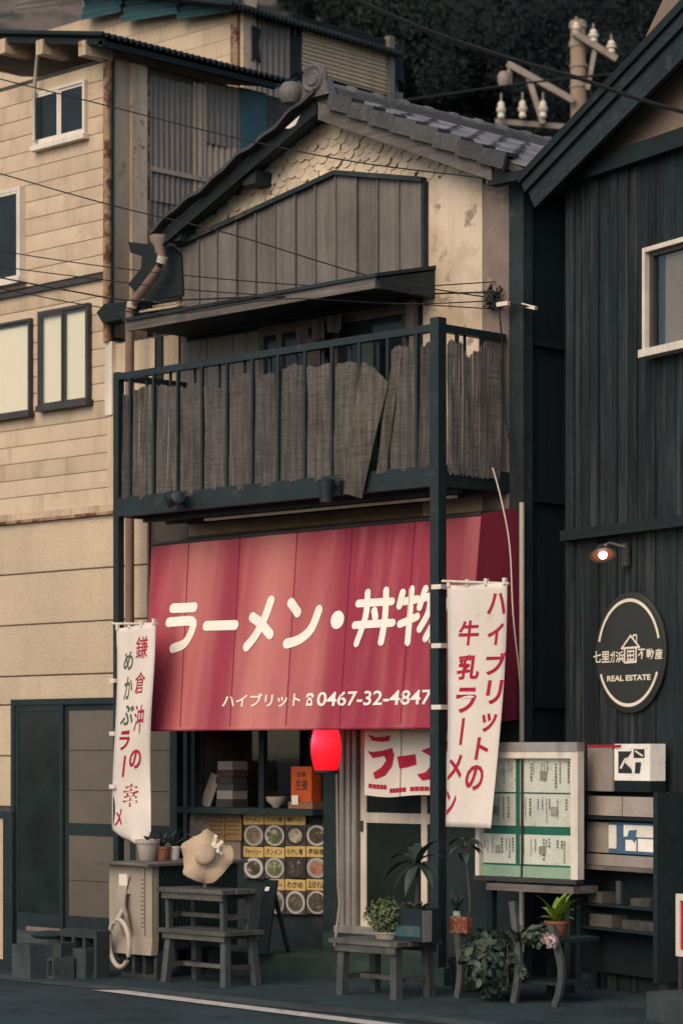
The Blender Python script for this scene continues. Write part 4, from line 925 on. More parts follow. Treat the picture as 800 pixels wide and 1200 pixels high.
# ================================================================== DARK WOODEN HOUSE (right)
KA = R(16); dr_ = V((math.cos(KA), -math.sin(KA), 0)); nr = V((-math.sin(KA), -math.cos(KA), 0))
KC = P(668, 880, .62); KC.z = 0
def Q(px, py, out=0.0): return PP(px, py, KC+nr*out, nr)
def Rw(s, z, out=0.0): return KC+dr_*s+nr*out+V((0, 0, z))
def rbx(mb, s0, s1, o0, o1, z0, z1):
    c = Rw((s0+s1)/2, (z0+z1)/2, (o0+o1)/2); return mb.obox(c, dr_*(s1-s0)/2, nr*(o1-o0)/2, V((0, 0, (z1-z0)/2)))
def S(px, py, out=0): return (Q(px, py, out)-KC).dot(dr_)
rh = thing('wooden_house', KC+dr_*1.5-nr*2, 'dark charred-board house with steep dark gable at the right', 'house')
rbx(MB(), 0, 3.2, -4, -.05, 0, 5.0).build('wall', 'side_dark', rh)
ztop = Q(668, 215).z
s = 0; i = 0
zrail = Q(735, 619).z
while s < 1.75:
    w_ = random.uniform(.085, .125); o_ = random.uniform(-.012, .010)
    zt0 = 5.62 if True else 0
    for (z0, z1) in ((zrail+.03, ztop-.02), (0, zrail-.04)):
        mb = MB(); rbx(mb, s+.003, s+w_-.003, -.045, -.02+o_, z0, z1); mb.build('board', 'darkboard', rh)
    if random.random() < .35: mb = MB(); rbx(mb, s+w_-.010, s+w_+.008, -.02, -.006+o_*.3, zrail+.03, ztop-.02); mb.build('batten', 'darkboard', rh)
    s += w_
mb = MB(); rbx(mb, -.02, 3.2, -.04, .07, zrail-.04, zrail+.03); mb.build('rail', 'darktrim', rh)
mb = MB(); rbx(mb, -.03, 3.2, -.04, .06, ztop-.02, ztop+.10); mb.build('beam', 'darktrim', rh)
mb = MB(); rbx(mb, -.04, .05, -.05, .012, 0, ztop-.02); mb.build('corner_post', 'darkboard', rh)
# gable plaster and roof
OV = .20
def line(px): return 212-(204/188.0)*(px-612)           # upper edge of the verge in the photograph
A0, A1 = Q(612, 208, OV), Q(800, 6, OV); B0, B1 = Q(626, 243, OV), Q(800, 67, OV)
up = (A1-A0).normalized(); upb = (B1-B0).normalized(); A2 = A1+up*2.6; B2 = B1+upb*2.6
mid0, mid1 = A0*.52+B0*.48, A2*.55+B2*.45; q0, q1 = A0*.80+B0*.20, A2*.82+B2*.18
MB().prism([mid0, mid1, B2, B0], -nr*.035).build('bargeboard', 'barge', rh)
MB().prism([q0+nr*.03, q1+nr*.03, mid1+nr*.03, mid0+nr*.03], -nr*.04).build('bargeboard', 'barge', rh)
MB().prism([A0+nr*.055, A2+nr*.055, q1+nr*.055, q0+nr*.055], -nr*.05).build('roof_edge', 'tin_black', rh)
MB().prism([A0, A2, mid1, mid0], -nr*4).build('roof', 'tin_black', rh)
gp0 = Q(640, 225, -.03); 
e0 = (A0-KC).dot(dr_); 
MB().prism([Rw(-.0, ztop+.08, -.03), Rw(3.0, ztop+.08, -.03), Rw(3.0, ztop+3.0, -.03), Rw(.25, ztop+.22, -.03)], -nr*.05).build('gable_panel', 'gable_plaster', rh)
# upper window
s0, s1 = S(761, 300, .02), 1.6; z0, z1 = Q(765, 410).z, Q(765, 296).z
f = MB(); rbx(f, s0-.03, s0, -.02, .06, z0-.03, z1+.03); rbx(f, s0, s1, -.02, .06, z1, z1+.03); rbx(f, s0-.04, s1, -.02, .085, z0-.05, z0)
wo = f.build('window', 'alu', rh); wo['label'] = 'pale-framed window cut by the right edge'
wo.data.materials[0] = m['frame_white']
f = MB(); rbx(f, s0+.012, s0+.05, .0, .03, z0, z1); rbx(f, s0+.05, s1, .0, .03, z1-.03, z1); f.build('sash', 'frame_dark', wo)
f = MB(); rbx(f, s0+.05, s1, .005, .009, z0, z1-.03); f.build('pane', 'glass', wo)
f = MB(); rbx(f, s0+.13, s1, -.016, -.012, z0, z1-.03); f.build('pane_sheet', 'gable_plaster', wo)
# wall lamp
lp = Q(706, 650, .30); t = thing('wall_lamp', Q(733, 650, .0), 'lit copper-shaded lamp on a bracket above the round sign', 'lamp')
mtb = MB(); b_ = Q(735, 650, .0); mtb.obox(b_+nr*.012, dr_*.03, nr*.012, V((0, 0, .075))); mtb.build('bracket', 'frame_dark', t)
MB().tube([b_+nr*.02+V((0, 0, .05)), b_+nr*.14+V((0, 0, .07)), lp+V((.02, 0, .06))], .010, 8).build('arm', 'steel', t, True)
ax3 = V((.45, -.35, -1)).normalized()
MB().lathe(lp, [(.010, -.07), (.03, -.065), (.045, -.04), (.085, .0), (.088, .005), (.075, .003), (.04, -.03), (.015, -.045)], 18, ax3).build('shade', 'sign_rim', t, True)
MB().lathe(lp, [(.080, -.001), (.04, -.033), (.01, -.045)], 18, ax3).build('shade_lining', 'lamp_red', t, True)
MB().lathe(lp+ax3*.0, [(.010, -.035), (.026, -.02), (.03, .0), (.022, .02), (.006, .026)], 14, ax3).build('bulb', 'bulb', t, True)
pl = bpy.data.lights.new('lamp_glow', 'POINT'); pl.energy = .8; pl.color = (1, .72, .45); pl.shadow_soft_size = .05
po = bpy.data.objects.new('lamp_glow', pl); COL.objects.link(po); po.parent = t; po.location = lp+ax3*.12-WL[t.name]
# round sign
cS = Q(737, 765, .006); eu, ev = dr_, V((0, 0, 1)); RO = Q(737, 694, .006).z-cS.z
t = thing('round_sign', cS-V((0, 0, RO)), 'round charcoal estate-agent sign with cream ring and house emblem', 'sign')
MB().lathe(cS, [(RO, -.018), (RO, -.006), (RO-.008, -.002), (.01, -.002)], 48, nr).build('disc', 'sign_rim', t, True)
MB().lathe(cS-nr*.001, [(RO*.94, 0), (RO*.94, .003), (.01, .0032)], 48, nr).build('face', 'sign_dark', t, True)
def sf(u, v): return cS+eu*u+ev*v+nr*.0065
rg = MB(); rO, rI = RO*.895, RO*.84
for (a0, a1) in ((14, 166), (-157, -23)):
    nsg = 40; A = [R(a0+(a1-a0)*k/nsg) for k in range(nsg+1)]
    rg.add([sf(rO*math.cos(t_), rO*math.sin(t_)) for t_ in A]+[sf(rI*math.cos(t_), rI*math.sin(t_)) for t_ in A], [(k, k+1, nsg+2+k, nsg+1+k) for k in range(nsg)])
o = rg.build('ring', 'sign_print', t, fixn=False); face_dir(o, nr)
tx = MB(); kx = RO/70.0
def s2(px, py): p = Q(px, py, .0125)-cS; return p.dot(eu), p.dot(ev)
for ch, p0, p1 in (('七', 695, 704), ('里', 704.5, 714), ('ガ', 714.5, 720.5), ('浜', 721, 731)): (u0, v0), (u1, v1) = s2(p0, 777), s2(p1, 763); put_text(tx, ch, u0, u1, v0, v1, sf, .02)
for ch, p0, p1 in (('不', 747, 756), ('動', 757, 766), ('産', 767, 776)): (u0, v0), (u1, v1) = s2(p0, 773), s2(p1, 760); put_text(tx, ch, u0, u1, v0, v1, sf, .02)
(u0, v0), (u1, v1) = s2(711, 799), s2(762, 790); put_text(tx, 'REAL ESTATE', u0, u1, v0, v1, sf, .035)
hs = lambda pts, w_: stroke(tx, [s2(*q) for q in pts], w_, sf)
hs([(728, 760), (738.5, 745)], .014); hs([(738.5, 745), (749, 758.5)], .014); hs([(728, 760), (749, 758.5)], .014); hs([(742, 746), (742, 744.5)], .014); hs([(742, 744.5), (746, 744.3)], .01); hs([(746, 744.3), (746, 753)], .01)
hs([(732, 761), (732, 776.5)], .016); hs([(745, 760), (745, 775.5)], .016); hs([(732, 776.5), (745, 775.5)], .016); hs([(735, 763.5), (742.5, 763)], .012); hs([(735, 773.5), (742.5, 773)], .012); hs([(735, 768.5), (742.5, 768)], .012); hs([(735.5, 763.5), (735.5, 773.5)], .010); hs([(738.7, 763.5), (738.7, 773.5)], .010); hs([(742.3, 763), (742.3, 773)], .010)
o = tx.build('lettering', 'sign_print', t, fixn=False); face_dir(o, nr)

# ================================================================== NOTICE CASE AND LEAFLET RACK
yc = .12
cx = lambda px, y=yc: P(px, 950, y).x
cz = lambda py, px=640, y=yc: P(px, py, y).z
nc = thing('notice_case', (cx(620), yc+.1, 0), 'glazed pale-framed notice case with printed sheets on green backing', 'notice case')
xa, xb, za, zb_ = cx(556), cx(676), cz(1030), cz(881)
f = MB(); f.box(xa, xb, yc, yc+.075, zb_, cz(870)); f.build('top_cap', 'alu', nc)
f = MB(); f.box(xa, xa+.035, yc+.005, yc+.07, za, zb_); f.box(xb-.06, xb, yc+.005, yc+.07, za-.0, zb_); f.box(xa+.035, xb-.06, yc+.005, yc+.07, zb_-.045, zb_); f.build('frame', 'frame_white', nc)
MB().box(xa+.035, xb-.06, yc+.055, yc+.065, za, zb_-.045).build('back_panel', 'green_felt', nc)
MB().box(xa+.035, xb-.06, yc+.035, yc+.055, za, cz(1017)).build('bottom_ledge', 'mint', nc)
MB().box(xa+.0, xb, yc-.015, yc+.07, za-.03, za-.003).build('bottom_rail', 'frame_dark', nc)
MB().box(xa+.035, xb-.06, yc+.02, yc+.025, za, zb_-.045).build('pane', 'glass', nc)
MB().box(cx(607.5)-.006, cx(607.5)+.006, yc+.026, yc+.04, za, zb_-.045).build('mullion', 'frame_dark', nc)
MB().box(xa+.15, xb+.01, yc-.05, yc+.2, cz(1046), cz(1038)).build('shelf_board', 'greywood', nc)
for xq in (xa+.1, xb-.12): MB().box(xq, xq+.05, yc+.01, yc+.06, 0, za-.03).build('leg', 'side_dark', nc)
rn = random.Random(11); kk = 0
rows = (('top', 888, 929), ('middle', 931, 969), ('bottom', 979, 1014))
for rname, ya, yb in rows:
    for cname, p0, p1 in (('left', 560, 607), ('right', 609, 676)):
        x0_, x1_, z0_, z1_ = cx(p0, yc+.05), cx(p1-3, yc+.05), cz(yb, 640, yc+.05), cz(ya, 640, yc+.05); yy = yc+.05
        t = thing('printed_sheet', (x0_, yy, z0_), 'printed sheet in the notice case, %s row, %s side' % (rname, cname), 'paper', 'sheets pinned in the notice case')
        MB().grid(lambda u, v: (x0_+(x1_-x0_)*u, yy-.006*math.sin(math.pi*u)*v, z0_+(z1_-z0_)*v), 4, 4, (0, .002, 0)).build('sheet', 'paper', t)
        pr_ = MB()
        W3, H3 = x1_-x0_, z1_-z0_; u = .06
        while u < .94:
            wdd = rn.choice((.007, .010, .014)); h3 = rn.uniform(.3, .8); top3 = rn.uniform(.82, .9); n3 = int(h3*H3/(wdd*1.5))
            for l in range(n3): zq = z0_+H3*top3-l*wdd*1.5; pr_.box(x0_+W3*u, x0_+W3*u+wdd, yy-.0095, yy-.0085, zq-wdd*rn.uniform(.6, 1.1), zq)
            u += rn.choice((.05, .08, .15))*(1 if cname == 'right' else 1.6)
        ph = MB(); pu = rn.uniform(.1, .6); ph.box(x0_+W3*pu, x0_+W3*(pu+.12), yy-.0105, yy-.0095, z0_+H3*.35, z0_+H3*.62); ph.build('picture', 'mag', t)
        pr_.build('print', 'grey_print', t)
# rack against the wooden wall
rk = thing('leaflet_rack', Rw(S(728, 1000, .1), 0, .1), 'dark open rack holding leaflets beside the notice case', 'rack')
s0, s1 = S(686, 1000, .16), S(771, 1000, .16); zq_ = lambda py: Q(730, py, .16).z
for a_ in (s0-.05, s1): mb = MB(); rbx(mb, a_, a_+.045, .0, .2, .12, zq_(928)); mb.build('side_panel', 'darktrim', rk)
mb = MB(); rbx(mb, s0, s1, .0, .02, .12, zq_(928)); mb.build('back_panel', 'side_dark', rk)
for py in (959, 1017, 1062, 1090): mb = MB(); rbx(mb, s0, s1, .02, .19, zq_(py)-.014, zq_(py)+.004); mb.build('shelf', 'redwood' if py == 1017 else 'darktrim', rk)
mb = MB(); rbx(mb, S(725, 1040, .16), S(730, 1040, .16), .17, .185, zq_(1060), zq_(1033)); mb.build('upright', 'greywood_z', rk)
mb = MB(); rbx(mb, s0, s1, .19, .2, zq_(1021), zq_(1016)); mb.build('shelf_lip', 'greywood', rk)
for k, (p0, p1, ya, yb, ma, lab) in enumerate([(687, 726, 934, 957, 'mag', 'faded folded leaflet on the upper rack shelf, left'), (728, 769, 934, 957, 'mag', 'faded folded leaflet on the upper rack shelf, right'),
        (686, 712, 965, 1001, 'mag', 'grey leaflet at the left of the blue posters in the rack'), (713, 769, 964, 1001, 'blue_print', 'blue and white picture leaflet in the rack'), (687, 769, 1003, 1016, 'mag', 'long pale brochure lying along the lower rack shelf')]):
    a_, b_ = S(p0, 1000, .15), S(p1, 1000, .15); mb = MB(); rbx(mb, a_, b_, .12+.004*k, .135+.004*k, zq_(yb), zq_(ya)); o = mb.build('leaflet', ma); tag(o, lab, 'leaflet', 'leaflets in the rack')
    if ma == 'blue_print':
        for (u0, u1, v0, v1, mm) in ((.0, .16, .15, .9, 'paper'), (.32, .95, .55, .92, 'paper'), (.62, .97, .1, .5, 'paper'), (.36, .58, .1, .45, 'paper')):
            mb = MB(); rbx(mb, a_+(b_-a_)*u0, a_+(b_-a_)*u1, .135+.004*k, .139+.004*k, zq_(yb)+(zq_(ya)-zq_(yb))*v0, zq_(yb)+(zq_(ya)-zq_(yb))*v1); mb.build('picture_panel', mm, o)
        mb = MB(); q = [(.44, .75), (.60, .78), (.56, .35), (.48, .5), (.38, .45)]
        mb.prism([Rw(a_+(b_-a_)*u, zq_(yb)+(zq_(ya)-zq_(yb))*v, .1395+.004*k) for u, v in q], nr*.002); mb.build('picture_panel', 'blue_print', o)
for p0, p1, pyb, h_, ma, lab in ((690, 706, 1061, .07, 'wall_grey', 'small dim carton at the left of the middle rack shelf'), (740, 762, 1061, .05, 'curtain', 'flat dim packet at the right of the middle rack shelf'), (692, 718, 1089, .08, 'wall_grey', 'dim carton at the left of the lowest rack shelf'), (730, 768, 1089, .06, 'curtain', 'long dim carton at the right of the lowest rack shelf')):
    mb = MB(); z_ = zq_(pyb+.6)+.0; rbx(mb, S(p0, 1000, .15), S(p1, 1000, .15), .03, .16, zq_(1062 if pyb == 1061 else 1090)+.005, zq_(1062 if pyb == 1061 else 1090)+.005+h_); tag(mb.build('carton', ma), lab, 'carton', 'cartons on the rack')
a_, b_ = S(697, 900, .1), S(769, 900, .1)
bxo = thing('leaflet_box', Rw((a_+b_)/2, zq_(928)+.0, .1), 'beige box with black and white poster on top of the rack', 'box')
mb = MB(); rbx(mb, a_, S(726, 900, .1), .03, .16, zq_(928), zq_(876)); mb.build('box_body', 'mag', bxo)
mb = MB(); rbx(mb, S(727, 900, .1), b_, .03, .15, zq_(915), zq_(872)); mb.build('poster_board', 'paper', bxo)
mb = MB(); rbx(mb, S(727, 900, .1), b_, .03, .15, zq_(928), zq_(915)-.003); mb.build('stand', 'side_dark', bxo)
mb = MB(); rbx(mb, a_, S(735, 900, .1), .02, .165, zq_(876)+.002, zq_(873)); mb.build('lid', 'red_print', bxo)
def bq(u, v): return Rw(S(727, 900, .1)+(b_-S(727, 900, .1))*u, zq_(915)+(zq_(872)-zq_(915))*v, .1525)
mb = MB()
for pl_ in ([(.12, .2), (.5, .2), (.5, .3), (.3, .5), (.5, .8), (.12, .8)], [(.55, .62), (.85, .62), (.85, .86), (.55, .86)], [(.58, .2), (.72, .2), (.76, .5), (.6, .5)]): mb.add([bq(*q) for q in pl_], [tuple(range(len(pl_)))])
o = mb.build('poster_print', 'black_print', bxo, fixn=False); face_dir(o, nr)
mb = MB(); stroke(mb, [(.2, .35), (.35, .6), (.45, .4)], .06, bq); stroke(mb, [(.62, .8), (.8, .68)], .05, bq)
o = mb.build('poster_print', 'paper', bxo, fixn=False); face_dir(o, nr)
for v in o.data.vertices: v.co += nr*.002
# framed board at the right edge, block below
t = thing('framed_board', PZ(800, 1150, 0), 'pale-framed red board standing at the right edge', 'sign')
c0 = S(793, 1080, .35); mb = MB(); zA, zB = Q(796, 1121, .35).z, Q(796, 1048, .35).z
rbx(mb, c0, c0+.04, .32, .36, zA, zB); rbx(mb, c0+.04, c0+.5, .32, .36, zB-.04, zB); rbx(mb, c0+.04, c0+.5, .32, .36, zA, zA+.04); mb.build('frame', 'frame_white', t)
mb = MB(); rbx(mb, c0+.04, c0+.5, .33, .35, zA+.04, zB-.04); mb.build('panel', 'red_print', t)
for a_ in (c0+.02, c0+.44): mb = MB(); rbx(mb, a_, a_+.03, .325, .355, 0, zA); mb.build('leg', 'frame_dark', t)
c = PZ(757, 1196, 0); MB().prism([c, c+dr_*.9, c+dr_*.9-nr*.5, c-nr*.5], (0, 0, .17)).build('concrete_step', 'concrete'); tag(bpy.data.objects['concrete_step'], 'low dark concrete step at the bottom right corner', 'step')

# ================================================================== FOREGROUND
def slab(mb, x0, x1, y0, y1, z0, z1): return mb.box(x0, x1, y0, y1, z0, z1)
def bench(name, label, x0, x1, y0, y1, zb0, zt_, top_boards=3, splay=.02, over=.03, legw=.035, apron=.05, stretch=True, group=None, ma='benchwood'):
    t = thing(name, ((x0+x1)/2, (y0+y1)/2, zb0), label, 'bench' if 'bench' in name else 'stool', group)
    d_ = (y1-y0)/top_boards
    for k in range(top_boards): MB().box(x0-over+random.uniform(-.01, .01), x1+over+random.uniform(-.01, .01), y0+k*d_+.003, y0+(k+1)*d_-.003, zt_-.028, zt_+random.uniform(-.003, .003)).build('top_board', ma, t)
    MB().box(x0, x1, y0+.015, y0+.035, zt_-.028-apron, zt_-.029).build('apron', ma, t); MB().box(x0, x1, y1-.035, y1-.015, zt_-.028-apron, zt_-.029).build('apron', ma, t)
    for sx_, xx in ((-1, x0+legw/2+.01), (1, x1-legw/2-.01)):
        for sy_, yy in ((-1, y0+legw/2+.037), (1, y1-legw/2-.037)):
            MB().bar((xx+sx_*splay, yy+sy_*splay, zb0), (xx, yy, zt_-.03), legw, legw, (0, 1, 0)).build('leg', 'greywood_z', t)
    if stretch:
        zs_ = zb0+(zt_-zb0)*.33
        for xx in (x0+legw/2+.01, x1-legw/2-.01): MB().bar((xx, y0+.05, zs_), (xx, y1-.05, zs_), .022, .035).build('stretcher', ma, t)
        MB().bar((x0+.03, (y0+y1)/2, zs_), (x1-.03, (y0+y1)/2, zs_), .022, .03).build('stretcher', ma, t)
    return t
def pot(name, label, c, r0, r1, h, ma, cat='plant pot', group=None):
    t = thing(name, c, label, cat, group)
    MB().lathe(c, [(r0*.9, 0), (r0, .005), (r1*.97, h*.82), (r1*1.08, h*.83), (r1*1.1, h), (r1*.95, h), (r1*.9, h*.9), (.01, h*.88)], 20).build('pot', ma, t, True); return t
def blade(mb, base, dirv, L, w_, droop, n=6, fold=.25):
    d_ = V(dirv).normalized(); side = d_.cross(V((0, 0, 1)));  side = side.normalized() if side.length > .01 else V((1, 0, 0)); vs = []; p = V(base); dd = d_.copy()
    for k in range(n+1):
        t = k/n; ww = w_*(math.sin(math.pi*min(1, .12+.88*t)**.8)) if t < 1 else .001; nz = side.cross(dd)
        vs += [p-side*ww-nz*0+nz*abs(ww)*fold, p, p+side*ww+nz*abs(ww)*fold]; p = p+dd*(L/n); dd = (dd+V((0, 0, -droop/n))).normalized()
    mb.add(vs, [f for k in range(n) for f in ((3*k, 3*k+1, 3*k+4, 3*k+3), (3*k+1, 3*k+2, 3*k+5, 3*k+4))])
def leafball(mb, c, rx_, ry_, rz_, n, s, seed, shape=5):
    rn = random.Random(seed)
    for _ in range(n):
        q = V((rn.gauss(0, 1), rn.gauss(0, 1), rn.gauss(0, 1))).normalized()*rn.uniform(.45, 1.05); p = V(c)+V((q.x*rx_, q.y*ry_, q.z*rz_))
        d_ = (V((q.x, q.y, q.z*.6+.25))+V((rn.uniform(-.6, .6), rn.uniform(-.6, .6), rn.uniform(-.6, .6)))).normalized(); a = d_.orthogonal().normalized(); a.rotate(Matrix.Rotation(rn.uniform(0, 6.28), 3, d_)); b = d_.cross(a); L = s*rn.uniform(.6, 1.25)
        mb.add([p-a*L, p+b*L*.55-a*L*.3+d_*L*.12, p+b*L*.5+a*L*.35+d_*L*.1, p+a*L, p-b*L*.5+a*L*.35+d_*L*.1, p-b*L*.55-a*L*.3+d_*L*.12], [(0, 1, 2, 3), (0, 3, 4, 5)])

# --- hat stool stacked on a lower bench (left)
ys = -1.22
x0_, x1_ = P(187, 1040, ys).x, P(258, 1040, ys).x
zl = .375; zt2 = .655
bench('low_bench', 'grey wooden bench at the bottom of the two-tier stack below the hat', x0_+.01, x1_+.02, ys, ys+.36, 0, zl, 2, .025, .03, .05, .04)
bench('stool', 'small grey wooden stool stacked on the bench, carrying the straw hat', x0_, x1_, ys+.0, ys+.35, zl, zt2, 3, -.005, .03, .035, .045)
# --- straw hat
hc = P(241, 1004, ys+.12); hax = V((.62, -.70, .30)).normalized()
ht = thing('straw_hat', (hc.x, hc.y, zt2), 'wide wavy-brimmed straw sun hat with pale ribbon propped on the stool', 'hat')
def hw(i, t, r_, h):
    if i < 2: k = 1+.07*math.sin(5*t+.6)+.05*math.sin(3*t)+.025*math.sin(11*t); return r_*k, h+.03*math.sin(5*t)+.02*math.sin(3*t+1)+.01*math.sin(11*t)
    if i == 2: return r_*(1+.02*math.sin(5*t)), h+.010*math.sin(5*t)
    return r_, h
prof = [(.178, -.028), (.173, -.022), (.128, -.008), (.082, .0), (.078, .03), (.074, .062), (.06, .078), (.03, .084), (.005, .085)]
hb = MB(); hb.lathe(hc, prof, 40, hax, hw); hob = hb.build('hat_body', 'straw', ht, True)
hob.data.polygons  # brim is open below
MB().lathe(hc, [(.0805, .002), (.084, .004), (.081, .024), (.079, .026)], 40, hax).build('ribbon', 'ribbon', ht, True)
BS = 1; rbn = MB(); sd = hax.cross(V((0, 0, 1))).normalized(); u3 = sd.cross(hax)
for k, (a0, L) in enumerate(((35, .09), (75, .10), (10, .06), (-25, .08))):
    dv = (sd*-math.cos(R(a0))+u3*math.sin(R(a0))).normalized(); b0 = hc+sd*-.045*BS+u3*.045+hax*.02
    rbn.grid(lambda u, v: b0+dv*L*u+hax*(.015+.012*math.sin(u*8+k))+dv.cross(hax)*(.03*(v-.5)*(1-.3*u)), 6, 2, hax*.002)
rbn.build('ribbon_bow', 'ribbon', ht, True)
MB().bar(hc-hax*.04+V((0, 0, .02)), V((hc.x-.12, hc.y+.1, zt2)), .02, .02).build('prop', 'potwhite', ht)
lfm = MB(); 
for k in range(7): blade(lfm, hc-hax*.04+u3*.14+sd*(-.09+.03*k), (sd*(-.8+.27*k)+u3*.5), .09, .018, .4, 4)
lfm.build('leaf_trim', 'leaf', ht, fixn=False)
# --- outdoor unit with board on top
ya = -1.12
xa, xb = P(128, 1080, ya).x, P(178, 1080, ya).x; z0_, z1_ = .20, .79
acu = thing('outdoor_unit', ((xa+xb)/2, ya+.4, z0_), 'cream outdoor air unit standing end-on, with white hose', 'air unit')
MB().box(xa, xb, ya, ya+.03, z0_, z1_).build('end_panel', 'ac', acu); MB().box(xa+.005, xb-.006, ya+.03, ya+.82, z0_, z1_-.003).build('casing', 'ac_dark', acu)
for k in range(22): MB().box(xb-.006, xb+.004, ya+.10+k*.031, ya+.112+k*.031, z0_+.06, z1_-.06).build('fin', 'ac_dark', acu)
MB().box(xb-.012, xb+.003, ya+.03, ya+.06, z0_, z1_).build('corner_trim', 'ac', acu)
MB().prism([(xa+.03, ya-.035, z0_-.03), (xb+.03, ya-.035, z0_-.03), (xb+.01, ya-.004, z0_+.09), (xa+.06, ya-.004, z0_+.09)], (0, .06, 0)).build('foot_cover', 'ac', acu)
pc = MB(); xm = P(146, 1060, ya-.02).x
pc.grid(lambda u, v: (xm-.06+.10*u+.03*(v if v > .5 else 0), ya-.01-.05*math.sin(math.pi*v)*.9, z1_-.08-.42*v), 2, 10, (0, .012, 0)); pc.build('pipe_cover', 'ac', acu, True)
MB().box(xm-.05, xm+.04, ya-.03, ya, z1_-.2, z1_-.06).build('valve_cover', 'frame_white', acu)
for k in range(12): MB().box(xb-.115, xb-.085, ya-.004, ya, z1_-.10-k*.03, z1_-.09-k*.03).build('grille', 'greyplaster', acu)
MB().box(xb-.075, xb-.07, ya-.003, ya, z0_+.1, z1_-.01).build('panel_joint', 'ac_dark', acu)
hpts = []
cH = P(141, 1106, ya-.10)
for k in range(25):
    t = R(100)-k/24*R(345); hpts.append(cH+V((.115*math.cos(t)*1.15, -.01-.02*math.sin(k*.26), .165*math.sin(t))))
hpts = [V((xm+.0, ya-.03, cH.z+.24))]+hpts
MB().tube(hpts, .017, 8).build('hose', 'pipe_cream', acu, True)
blk = MB()
def block_mesh(L=.39, D=.15, H=.19):
    b = MB(); t_ = .03
    b.box(0, L, 0, t_, 0, H); b.box(0, L, D-t_, D, 0, H)
    for x_ in (0, L/3-.01, 2*L/3-.02, L-t_): b.box(x_, x_+t_, t_, D-t_, 0, H)
    return b
def block_side(L=.39, D=.12, H=.19):                       # laid on its side: holes face the street
    b = MB(); t_ = .03; b.box(0, L, 0, D, 0, t_); b.box(0, L, 0, D, H-t_, H)
    for x_ in (0, L/3-.005, 2*L/3-.02, L-t_): b.box(x_, x_+t_, 0, D, t_, H-t_)
    b.box(t_, L-t_, D*.7, D, t_, H-t_); return b
bsm = meshof(block_side(), 'concrete_block', 'concrete'); bum = meshof(block_mesh(), 'concrete_block', 'concrete')
def block(loc, rz, label, me, sc_=(1, 1, 1)):
    o = bpy.data.objects.new('concrete_block', me); COL.objects.link(o); o.location = loc; o.rotation_euler = (0, 0, R(rz)); o.scale = sc_; WL[o.name] = V(loc); tag(o, label, 'block', 'concrete blocks on the ground')
block((xa+.10, ya+.02, 0), 0, 'hollow concrete block under the front of the air unit', bsm, (1, 1, .98)); block((xa+.02, ya+.60, 0), 0, 'hollow concrete block under the rear of the air unit', bsm, (1, 1, .98))
bd = MB(); bz = z1_+.002; bd.grid(lambda u, v: (xa-.07+(xb-xa+.12)*u, ya-.08+.95*v, bz+.006*math.sin(u*3)), 4, 4, (0, 0, .018)); tag(bd.build('board', 'greywood'), 'thin grey board laid on top of the air unit', 'board')
for px, py, r0, r1, h, ma, lab, lf in ((173, 1019, .058, .082, .15, 'potwhite', 'cream flower pot on the air-unit board', 0), (190, 1019, .048, .06, .10, 'terracotta', 'terracotta pot between the cream pot and the white pot', 1), (204, 1017, .034, .044, .10, 'frame_white', 'small white pot beside the terracotta pot', 2)):
    yy = ya+.22+lf*.10; c = V((P(px, py, yy).x, yy, bz+.024)); t = pot('plant_pot', lab, c, r0, r1, h, ma)
    mb = MB(); rn = random.Random(px)
    for k in range(14 if lf else 5): an_ = rn.uniform(0, 6.28); blade(mb, c+V((0, 0, h*.9)), (math.cos(an_), math.sin(an_), rn.uniform(.8, 2.2)), rn.uniform(.10, .2) if lf else .06, .012, .6, 5)
    mb.build('foliage', 'leaf', t, fixn=False)
# --- clutter of blocks and a cast valve at the far left
def at0(px, py): return PZ(px, py, 0)
c = at0(14, 1146); block((c.x, c.y, 0), -6, 'concrete block at the far left, standing on the asphalt', bum, (.62, 1.3, 1.25))
c = at0(66, 1146); block((c.x, c.y+.05, 0), 4, 'squat concrete block nearest the white hose', bum, (.62, .8, 1.1))
c = at0(40, 1146)
block((c.x, c.y+.02, 0), -9, 'lower of two small stacked rough blocks between the larger concrete blocks', bsm, (.62, 1.4, .8)); block((c.x+.04, c.y+.03, .153), 7, 'upper of two small stacked rough blocks between the larger concrete blocks', bum, (.5, 1.0, .5))
c = at0(52, 1146); block((c.x-.05, c.y+.18, .0), 2, 'concrete block standing behind the two small rough blocks', bsm, (1, 1, 1.75))
c = at0(24, 1146); t = thing('capped_drum', (c.x-.05, c.y+.3, 0), 'small lidded drum behind the blocks at the far left', 'drum')
MB().lathe((c.x-.05, c.y+.3, 0), [(.11, 0), (.115, .02), (.115, .26), (.10, .27)], 18).build('drum_body', 'concrete', t, True); MB().lathe((c.x-.05, c.y+.3, .272), [(.13, 0), (.135, .012), (.10, .035), (.01, .045)], 18).build('lid', 'ac_dark', t, True)
c = at0(0, 1137); fb = thing('dark_panel', (c.x, c.y, 0), 'dark-framed panel standing at the left edge of the picture', 'panel')
w0 = P(6, 1000, c.y).x; w1 = P(17, 1000, c.y).x; zt3 = P(10, 951, c.y).z
f = MB(); f.box(w0, w1, c.y-.02, c.y+.02, 0, zt3); f.box(w0-.7, w0, c.y-.02, c.y+.02, zt3-.05, zt3); f.box(w0-.7, w0, c.y-.02, c.y+.02, 0, .08); f.box(w0-.78, w0-.7, c.y-.02, c.y+.02, 0, zt3); f.build('frame', 'teal_metal', fb)
MB().box(w0-.7, w0, c.y-.005, c.y+.01, .08, zt3-.05).build('infill', 'stucco_panel', fb)

